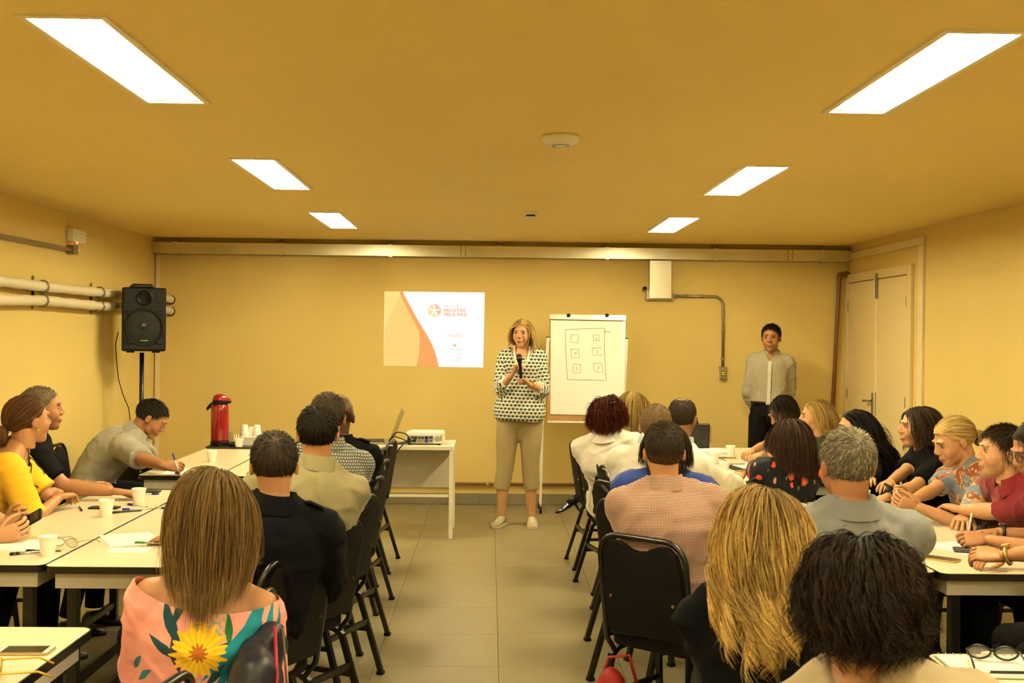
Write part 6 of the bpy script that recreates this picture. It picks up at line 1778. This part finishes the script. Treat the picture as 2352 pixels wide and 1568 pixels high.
quad('clamp_bar', [(1263, 721), (1438, 724), (1438, 736), (1263, 733)], M_alu, .018, .034, bevel=.002)
quad('side_rail', [(1431, 736), (1437, 736), (1432, 968), (1427, 968)], M_alu, .002, .014)
lp = quad('label_plate', [(1338, 724.5), (1342, 723.5), (1358, 724), (1363, 725.5), (1363, 729.5), (1358, 731), (1342, 730.5), (1338, 729)], M_white, .034, .036)
for x in (1306, 1394):
    c = fp(x, 724, .034)
    k_ = MB().lathe([(.014, 0), (.019, .006), (.019, .016), (.012, .022)], 6); k_.v = [(c[0] + q[0], c[1] - q[2], c[2] + q[1]) for q in k_.v]
    k_.build('clamp_knob', M_blackp, fc_, bevel=.003)
for x0, y0, x1, y1 in ((1259, 775, 1246, 990), (1439, 778, 1431, 985)):
    a_, b_ = fp(x0, y0), fp(x1, y1); a_[1] += .0; b_[1] = a_[1] - .04
    MB().tube([tuple(a_), tuple(b_)], .014, 4, square=True).build('upright', M_alu, fc_)
    MB().box(a_[0] - .018, a_[0] + .018, a_[1] - .018, a_[1] + .018, a_[2], a_[2] + .008).build('upright_cap', M_blackp, fc_)
    ft = V3(on((1238, 1165) if x0 < 1300 else (1424, 1168), 0) ) if False else V3(on(*((1241, 1172) if x0 < 1300 else (1418, 1174)), .02)) - org
    lg_ = MB().tube([tuple(b_ + V3((0, 0, .15))), tuple((ft[0], ft[1], .085))], .012, 4, square=True).build('leg', plain('leg_white', (.72, .69, .60), .4), fc_)
    bs = MB().tube([(ft[0], ft[1] - .06, .075), (ft[0] + .005, min(ft[1] + .30, YB - .06 - org[1]), .075)], .011, 4, square=True).build('base_foot', M_alu, fc_)
    for dy in (-.045, .27):
        cy = min(ft[1] + dy, YB - .08 - org[1])
        wv = MB().lathe([(.030, -.011), (.032, -.006), (.032, .006), (.030, .011)], 14); wv.v = [(ft[0] + q[2], cy + q[0], .032 + q[1]) for q in wv.v]
        wv.build('castor', M_blackp, bs, auto=.6)
        MB().box(ft[0] - .006, ft[0] + .006, cy - .012, cy + .012, .055, .078).build('castor_fork', M_blackp, bs)
M_inkv = plain('marker_ink', (.12, .07, .12), .6)
W_ = lambda x, y: (1230 + x / 5.6, 700 + y / 5.6)
strokes = [[(385, 318), (640, 305), (890, 300)], [(890, 300), (884, 540), (895, 760), (910, 980)], [(410, 960), (650, 965), (885, 972)], [(385, 318), (388, 600), (410, 960)],
 [(458, 385), (553, 383), (548, 485), (450, 478), (458, 385)], [(742, 385), (820, 388), (822, 465), (742, 460), (742, 385)], [(458, 570), (555, 568), (560, 680), (460, 682), (458, 570)], [(728, 556), (845, 552), (850, 650), (735, 648), (728, 556)],
 [(487, 760), (580, 765), (575, 875), (480, 873), (487, 760)], [(745, 752), (850, 748), (872, 872), (757, 855), (745, 752)], [(968, 345), (890, 347)], [(910, 330), (890, 347), (912, 360)],
 [(768, 425), (780, 415), (780, 443), (772, 447), (790, 440)], [(503, 605), (505, 628), (522, 622)], [(522, 600), (520, 648)], [(782, 592), (800, 585), (803, 600), (783, 625), (808, 620)], [(540, 798), (522, 802), (522, 818), (538, 822), (536, 842), (522, 840)], [(795, 782), (815, 785), (803, 800), (823, 802), (795, 825)]]
for s_ in strokes:
    MB().tube([tuple(fp(*W_(x, y), .0203)) for x, y in s_], .0020, 5).build('marker_line', M_inkv, fc_)

# ------------------------------------------------------------------ loudspeaker on its stand
SPY = 9.45
c = at(326, 806, SPY); c0 = Vector((c.x, SPY, c.z))
ls = thing('loudspeaker', 'large black loudspeaker on a pole by the left wall', 'loudspeaker', c0, .40)
hgt, hw, dp = .52, .175, .15
MB().prism([(-hw, -dp), (hw, -dp), (hw * .80, dp), (-hw * .80, dp)], 0, hgt).build('cabinet', M_blackp, ls, bevel=.022, seg=3)
fy = -dp - .0005
def disc(name, x, z, prof, mat, par, n=32):
    m = MB().lathe(prof, n); m.v = [(x + q[0], fy - q[2], z + q[1]) for q in m.v]; return m.build(name, mat, par, auto=.7)
disc('woofer_rim', 0, .195, [(.152, 0), (.155, .006), (.150, .014), (.140, .014), (.138, .002)], M_blackp, ls)
wg = disc('woofer_grille', 0, .195, [(.138, .003), (.10, .012), (.05, .017), (.005, .018)], plain('grille', (.010, .009, .008), .6, nscale=300, bump=.8), ls)
disc('woofer_dome', -.005, .205, [(.032, .014), (.026, .022), (.004, .026)], M_black, ls)
for sx in (-1, 1):
    for sz in (-1, 1):
        MB().box(sx * .118 - .022, sx * .118 + .022, fy - .012, fy, .195 + sz * .118 - .018, .195 + sz * .118 + .018, M=None).build('rim_bracket', M_blackp, ls, bevel=.006)
disc('horn_rim', 0, .435, [(.062, 0), (.064, .008), (.056, .012), (.045, .004)], M_blackp, ls, 20)
disc('horn_throat', 0, .435, [(.045, .004), (.020, .0015), (.004, .001)], M_dark, ls, 20)
for sx in (-1, 1): MB().box(sx * .125 - .03, sx * .125 + .03, fy - .004, fy + .001, .395, .475).build('bass_port', M_dark, ls, bevel=.008)
MB().box(-.03, .03, fy - .020, fy - .016, .085, .090).build('name_badge', M_silver, ls)
MB().tube([(-.09, .0, hgt - .004), (-.075, 0, hgt + .018), (.075, 0, hgt + .018), (.09, 0, hgt - .004)], .011, 8, flat=1.6).build('top_handle', M_black, ls, smooth=True)
for sx in (-.1, .1): MB().box(sx - .03, sx + .03, -.11, -.06, -.012, .001).build('rubber_foot', M_blackp, ls)
st = thing('speaker_stand', 'black tripod stand carrying the loudspeaker', 'stand', (c0.x, c0.y, 0))
MB().tube([(0, 0, .25), (0, 0, c0.z - .013)], .0185, 12).build('pole', M_black, st, smooth=True)
MB().lathe([(.032, .60), (.034, .61), (.034, .67), (.03, .68)], 14).build('collar', M_black, st)
MB().lathe([(.03, .16), (.032, .17), (.032, .26), (.028, .27)], 14).build('hub', M_black, st)
for k in range(3):
    a = k * 2.094 + .5
    lx_, ly_ = .17 * math.cos(a), .17 * math.sin(a)
    l_ = MB().tube([(lx_ * .2, ly_ * .2, .62), (lx_, ly_, .02)], .011, 8).build('leg', M_black, st)
    MB().ball((lx_, ly_, .018), .016, 8, 6).build('rubber_foot', M_blackp, l_)
    MB().tube([(lx_ * .15, ly_ * .15, .2), (lx_ * .72, ly_ * .72, .18)], .007, 6).build('brace', M_black, st)
pts = [(272, 762), (265, 790), (268, 830), (272, 870), (282, 905), (296, 938), (300, 975)]
P = [at(x, y, SPY - .05) for x, y in pts] + [Vector((c0.x - .02, SPY - .05, .5)), Vector((c0.x, SPY - .08, .03))]
cb = thing('speaker_cable', 'thin black cable hanging from the loudspeaker', 'cable', (c0.x, SPY, 0))
MB().tube(P, .004, 6).build('cable_run', M_blackp, cb, smooth=True, org=(c0.x, SPY, 0))

# ------------------------------------------------------------------ projector and laptop
pj = thing('projector', 'white video projector seen from its connector side on the desk', 'projector', (-.512, 9.20, .732), math.radians(-3))
MB().prism([(-.15, -.11), (.15, -.11), (.152, .09), (.12, .12), (-.12, .12), (-.152, .09)], .012, .105).build('housing', plain('projector_white', (.78, .75, .66), .35), pj, bevel=.014, seg=3)
MB().box(-.135, .075, -.1155, -.110, .020, .075).build('connector_panel', plain('panel_grey', (.30, .28, .24), .5), pj, bevel=.002)
for k, (x, z, w_, h_, m) in enumerate([(-.12, .035, .012, .02, M_black), (-.09, .060, .012, .006, M_black), (-.065, .060, .012, .006, M_black), (-.035, .058, .008, .008, M_black), (-.01, .058, .008, .008, M_black), (.02, .058, .012, .012, M_black), (.055, .062, .014, .008, M_bluep), (-.08, .032, .016, .008, M_black), (-.03, .030, .018, .009, M_steel), (.02, .032, .012, .010, M_bluep), (.055, .036, .006, .006, M_black)]):
    MB().box(x - w_, x + w_, -.119, -.1152, z - h_, z + h_).build('port', m, pj)
m = MB().lathe([(.024, 0), (.023, .003), (.003, .003)], 20); m.v = [(.105 + q[0], -.1105 - q[2], .050 + q[1]) for q in m.v]; m.build('speaker_grille', plain('panel_grey', (.3, .28, .24), .5), pj)
for k in range(5): MB().box(.130, .142, -.1125, -.110, .035 + k * .009, .039 + k * .009).build('vent_slot', M_dark, pj)
for x in (-.12, .12): MB().tube([(x, -.09, 0), (x, -.09, .014)], .010, 8).build('foot', M_blackp, pj)
MB().prism(rrect(-.045, .045, -.02, .05, .01), .1048, .1062).build('control_pad', plain('pad_grey', (.6, .57, .5), .4), pj)
for k in range(6): MB().box(-.09 + k * .012, -.084 + k * .012, .06, .09, .1048, .106).build('top_slot', M_trim, pj)
m = MB().lathe([(.032, 0), (.034, .012), (.028, .012), (.026, .002)], 20); m.v = [(-.07 + q[0], .122 + q[2], .06 + q[1]) for q in m.v]; m.build('lens', M_black, pj)
lt = thing('laptop', 'open grey laptop standing edge-on beside the projector', 'laptop', (-.90, 9.24, .7325), math.radians(8))
MB().prism(rrect(-.13, .11, -.18, .18, .012), 0, .018).build('base', M_steel, lt, bevel=.003)
MB().box(-.10, .05, -.16, .16, .018, .0195).build('keyboard', M_blackp, lt)
LM = Matrix.Translation((.11, 0, .018)) @ Matrix.Rotation(math.radians(20), 4, 'Y')
MB().box(-.004, .004, -.18, .18, 0, .27, M=LM).build('lid', plain('lid_grey', (.42, .39, .32), .35, metal=.4), lt, bevel=.002)
MB().box(-.0055, -.0042, -.168, .168, .012, .258, M=LM).build('screen', M_screen, lt)
cbl = thing('projector_cables', 'tangle of black cables between laptop and projector', 'cables', (-.70, 9.10, .735))
for k, pts in enumerate([[(-.80, 9.13, .76), (-.74, 9.08, .83), (-.66, 9.06, .82), (-.64, 9.07, .785)], [(-.80, 9.13, .755), (-.75, 9.05, .80), (-.67, 9.04, .775), (-.63, 9.075, .765)], [(-.80, 9.12, .75), (-.72, 9.03, .745), (-.66, 9.03, .75), (-.58, 9.078, .785)], [(-.82, 9.1, .745), (-.74, 9.02, .742), (-.67, 9.04, .76), (-.63, 9.078, .765)], [(-.63, 9.075, .76), (-.68, 8.99, .742), (-.74, 8.985, .66), (-.80, 8.99, .56), (-.84, 8.99, .30)]]):
    q = [Vector(p) for p in pts]; out = []
    for i in range(len(q) - 1):
        p0, p1, p2, p3 = q[max(i - 1, 0)], q[i], q[i + 1], q[min(i + 2, len(q) - 1)]
        for u_ in np.linspace(0, 1, 7)[:-1]:
            out.append(.5 * ((2 * p1) + (-p0 + p2) * u_ + (2 * p0 - 5 * p1 + 4 * p2 - p3) * u_ ** 2 + (-p0 + 3 * p1 - 3 * p2 + p3) * u_ ** 3))
    MB().tube(out + [q[-1]], .0045, 6).build('cable_run', M_blackp, cbl, smooth=True, org=(-.70, 9.10, .735))

# ------------------------------------------------------------------ bags and jackets
g = Mt('croc_leather', (.012, .010, .008), .25, spec=.5); v = g.coord('Object'); h = g.voro(v, 60, 'DISTANCE_TO_EDGE'); g.bump(h, .6, .003); g.color(g.mix(h, (.004, .004, .003), (.02, .017, .012))); M_croc = g.m_
hb_ = thing('handbag', 'black crocodile handbag with gold chain on the right table', 'handbag', (1.60, 8.96, TZ), math.radians(-6))
MB().prism([(-.14, -.06), (.14, -.06), (.14, .06), (-.14, .06)], .001, .20).build('bag_body', M_croc, hb_, bevel=.012, seg=2)
MB().add([(-.142, -.064, .202), (.142, -.064, .202), (.142, -.064, .13), (0, -.066, .085), (-.142, -.064, .13), (-.142, .06, .205), (.142, .06, .205)], [(0, 1, 2, 3, 4), (0, 5, 6, 1)]).build('flap', M_croc, hb_)
MB().tube([(-.05, 0, .2), (-.04, 0, .25), (0, 0, .262), (.04, 0, .25), (.05, 0, .2)], .007, 8).build('top_handle', M_croc, hb_, smooth=True)
for k in range(9):
    MB().tube([(.15 + .006 * math.cos(a), -.02 - .006 * math.sin(a) * (k % 2), .175 - k * .014 + .008 * math.sin(a)) for a in np.linspace(0, 6.28, 9)], .0022, 5).build('chain_link', M_gold, hb_)
M_redb = plain('red_fabric', (.26, .010, .008), .6)
rb_ = thing('red_bag', 'red cloth bag standing under the chair of the gingham shirt', 'bag', (.53, 4.36, 0))
mb = MB(); mb.ball((0, 0, .13), (.13, .07, .13), 14, 10); mb.box(-.12, .12, -.06, .06, .002, .14); mb.ball((-.05, 0, .25), (.06, .045, .09), 10, 8)
V, F = remesh(mb, .012, 5); V += vnormals(V, F) * (.006 * fold_noise(V, 4, 60))[:, None]; V[:, 2] = np.maximum(V[:, 2], .001)
put('bag_body', np_mesh('bag_body', V, [F], M_redb), rb_)
MB().tube([(-.08, 0, .30), (-.06, .01, .37), (.02, .01, .38), (.06, 0, .24)], .007, 6, flat=.4).build('bag_strap', M_redb, rb_, smooth=True)
MB().box(-.02, .02, -.083, -.074, .12, .16).build('bag_badge', M_gold, rb_, bevel=.004)
M_leath = plain('dark_leather', (.014, .014, .024), .42, nscale=20, bump=.4)
lj = thing('leather_bag', 'dark leather bag hanging behind the woman in pink', 'bag', (-.60, 2.93, .385))
mb = MB(); mb.ball((.0, 0, .24), (.075, .17, .20), 14, 10); mb.ball((.03, .06, .40), (.05, .09, .075), 12, 8); mb.ball((-.03, -.09, .14), (.10, .10, .16), 12, 8); mb.ball((.01, -.05, .32), (.07, .11, .11), 12, 8)
V, F = remesh(mb, .010, 5); V += vnormals(V, F) * (.016 * fold_noise(V, 9, 48))[:, None]
put('bag_body', np_mesh('bag_body', V, [F], M_leath), lj)
MB().tube([(.055, .0, .465), (.075, -.07, .36), (.075, -.13, .20), (.06, -.155, .0)], .0045, 6).build('red_strap', plain('crimson_strap', (.36, .012, .05), .5), lj, smooth=True)
MB().tube([(.07, .03, .455), (.095, -.03, .30), (.095, -.05, .08)], .003, 6).build('side_zip', plain('zip_brown', (.12, .06, .03), .4), lj, smooth=True)
bj = thing('beige_jacket', 'beige jacket draped over the chair of the woman by the door', 'jacket', (2.80, 6.40, .5))
mb = MB(); mb.prism(rrect(-.035, .075, -.21, .21, .03), .0, .37); mb.ball((.02, 0, .37), (.055, .21, .035), 14, 8)
V, F = remesh(mb, .012, 5); V += vnormals(V, F) * (.010 * fold_noise(V * V3((1, 1, .3)), 3, 50))[:, None]
put('jacket_body', np_mesh('jacket_body', V, [F], fabric('beige_cloth', (.50, .42, .26))), bj)
MB().tube([(.085, .10, .36), (.10, .12, .2), (.09, .13, .02)], [.04, .045, .035], 10).build('sleeve', fabric('beige_cloth', (.50, .42, .26)), bj, smooth=True)
chair(-.94, 2.42, 80, 'empty black chair corner at the bottom, left of the pink blouse')
chair(-2.60, 8.97, -35, 'black chair behind the man in grey polo, nearer the back wall')
chair(-2.46, 8.38, -30, 'black chair just behind the arms of the man in grey polo')
# crossed leg and shoe of the blonde woman at the far end of the right row
bb_ = PEOPLE['blondeback']; B = bb_['B']; t = bb_['root']
k0, k1, k2 = V3((.86, 8.34, .53)), V3((.66, 8.33, .43)), V3((.585, 8.32, .385))
MB().tube([tuple(x_ - B) for x_ in (k0, k1)], [.062, .050], 12).build('crossed_leg', F_blk, t, smooth=True)
MB().tube([tuple(x_ - B) for x_ in (k1 + V3((.02, 0, .01)), k2)], [.034, .030], 10).build('ankle', skin('light', SK_LIGHT), t, smooth=True)
ax_ = unit(V3((-.80, -.05, -.45))); sd_ = unit(np.cross(ax_, V3((0, 0, 1)))); un_ = np.cross(sd_, ax_)
rings = []
for q, wd, ht, dz in ((-.06, .028, .05, .0), (-.02, .030, .05, -.008), (.02, .030, .038, -.016), (.06, .034, .032, -.018), (.095, .028, .026, -.016), (.115, .010, .012, -.012)):
    c = k2 + ax_ * q + un_ * dz
    rings.append([tuple(c + sd_ * wd * math.cos(a_) + un_ * ht * .5 * math.sin(a_) - B) for a_ in np.linspace(0, 6.283, 11)[:-1]])
M_patent = plain('patent', (.006, .005, .005), .15, spec=.6)
hs_ = MB().loft(rings).build('high_heel_shoe', M_patent, t, smooth=True)
MB().tube([tuple(k2 - ax_ * .045 - un_ * .02 - B), tuple(k2 - ax_ * .05 - un_ * .095 - B)], [.012, .006], 8).build('heel', M_patent, hs_)
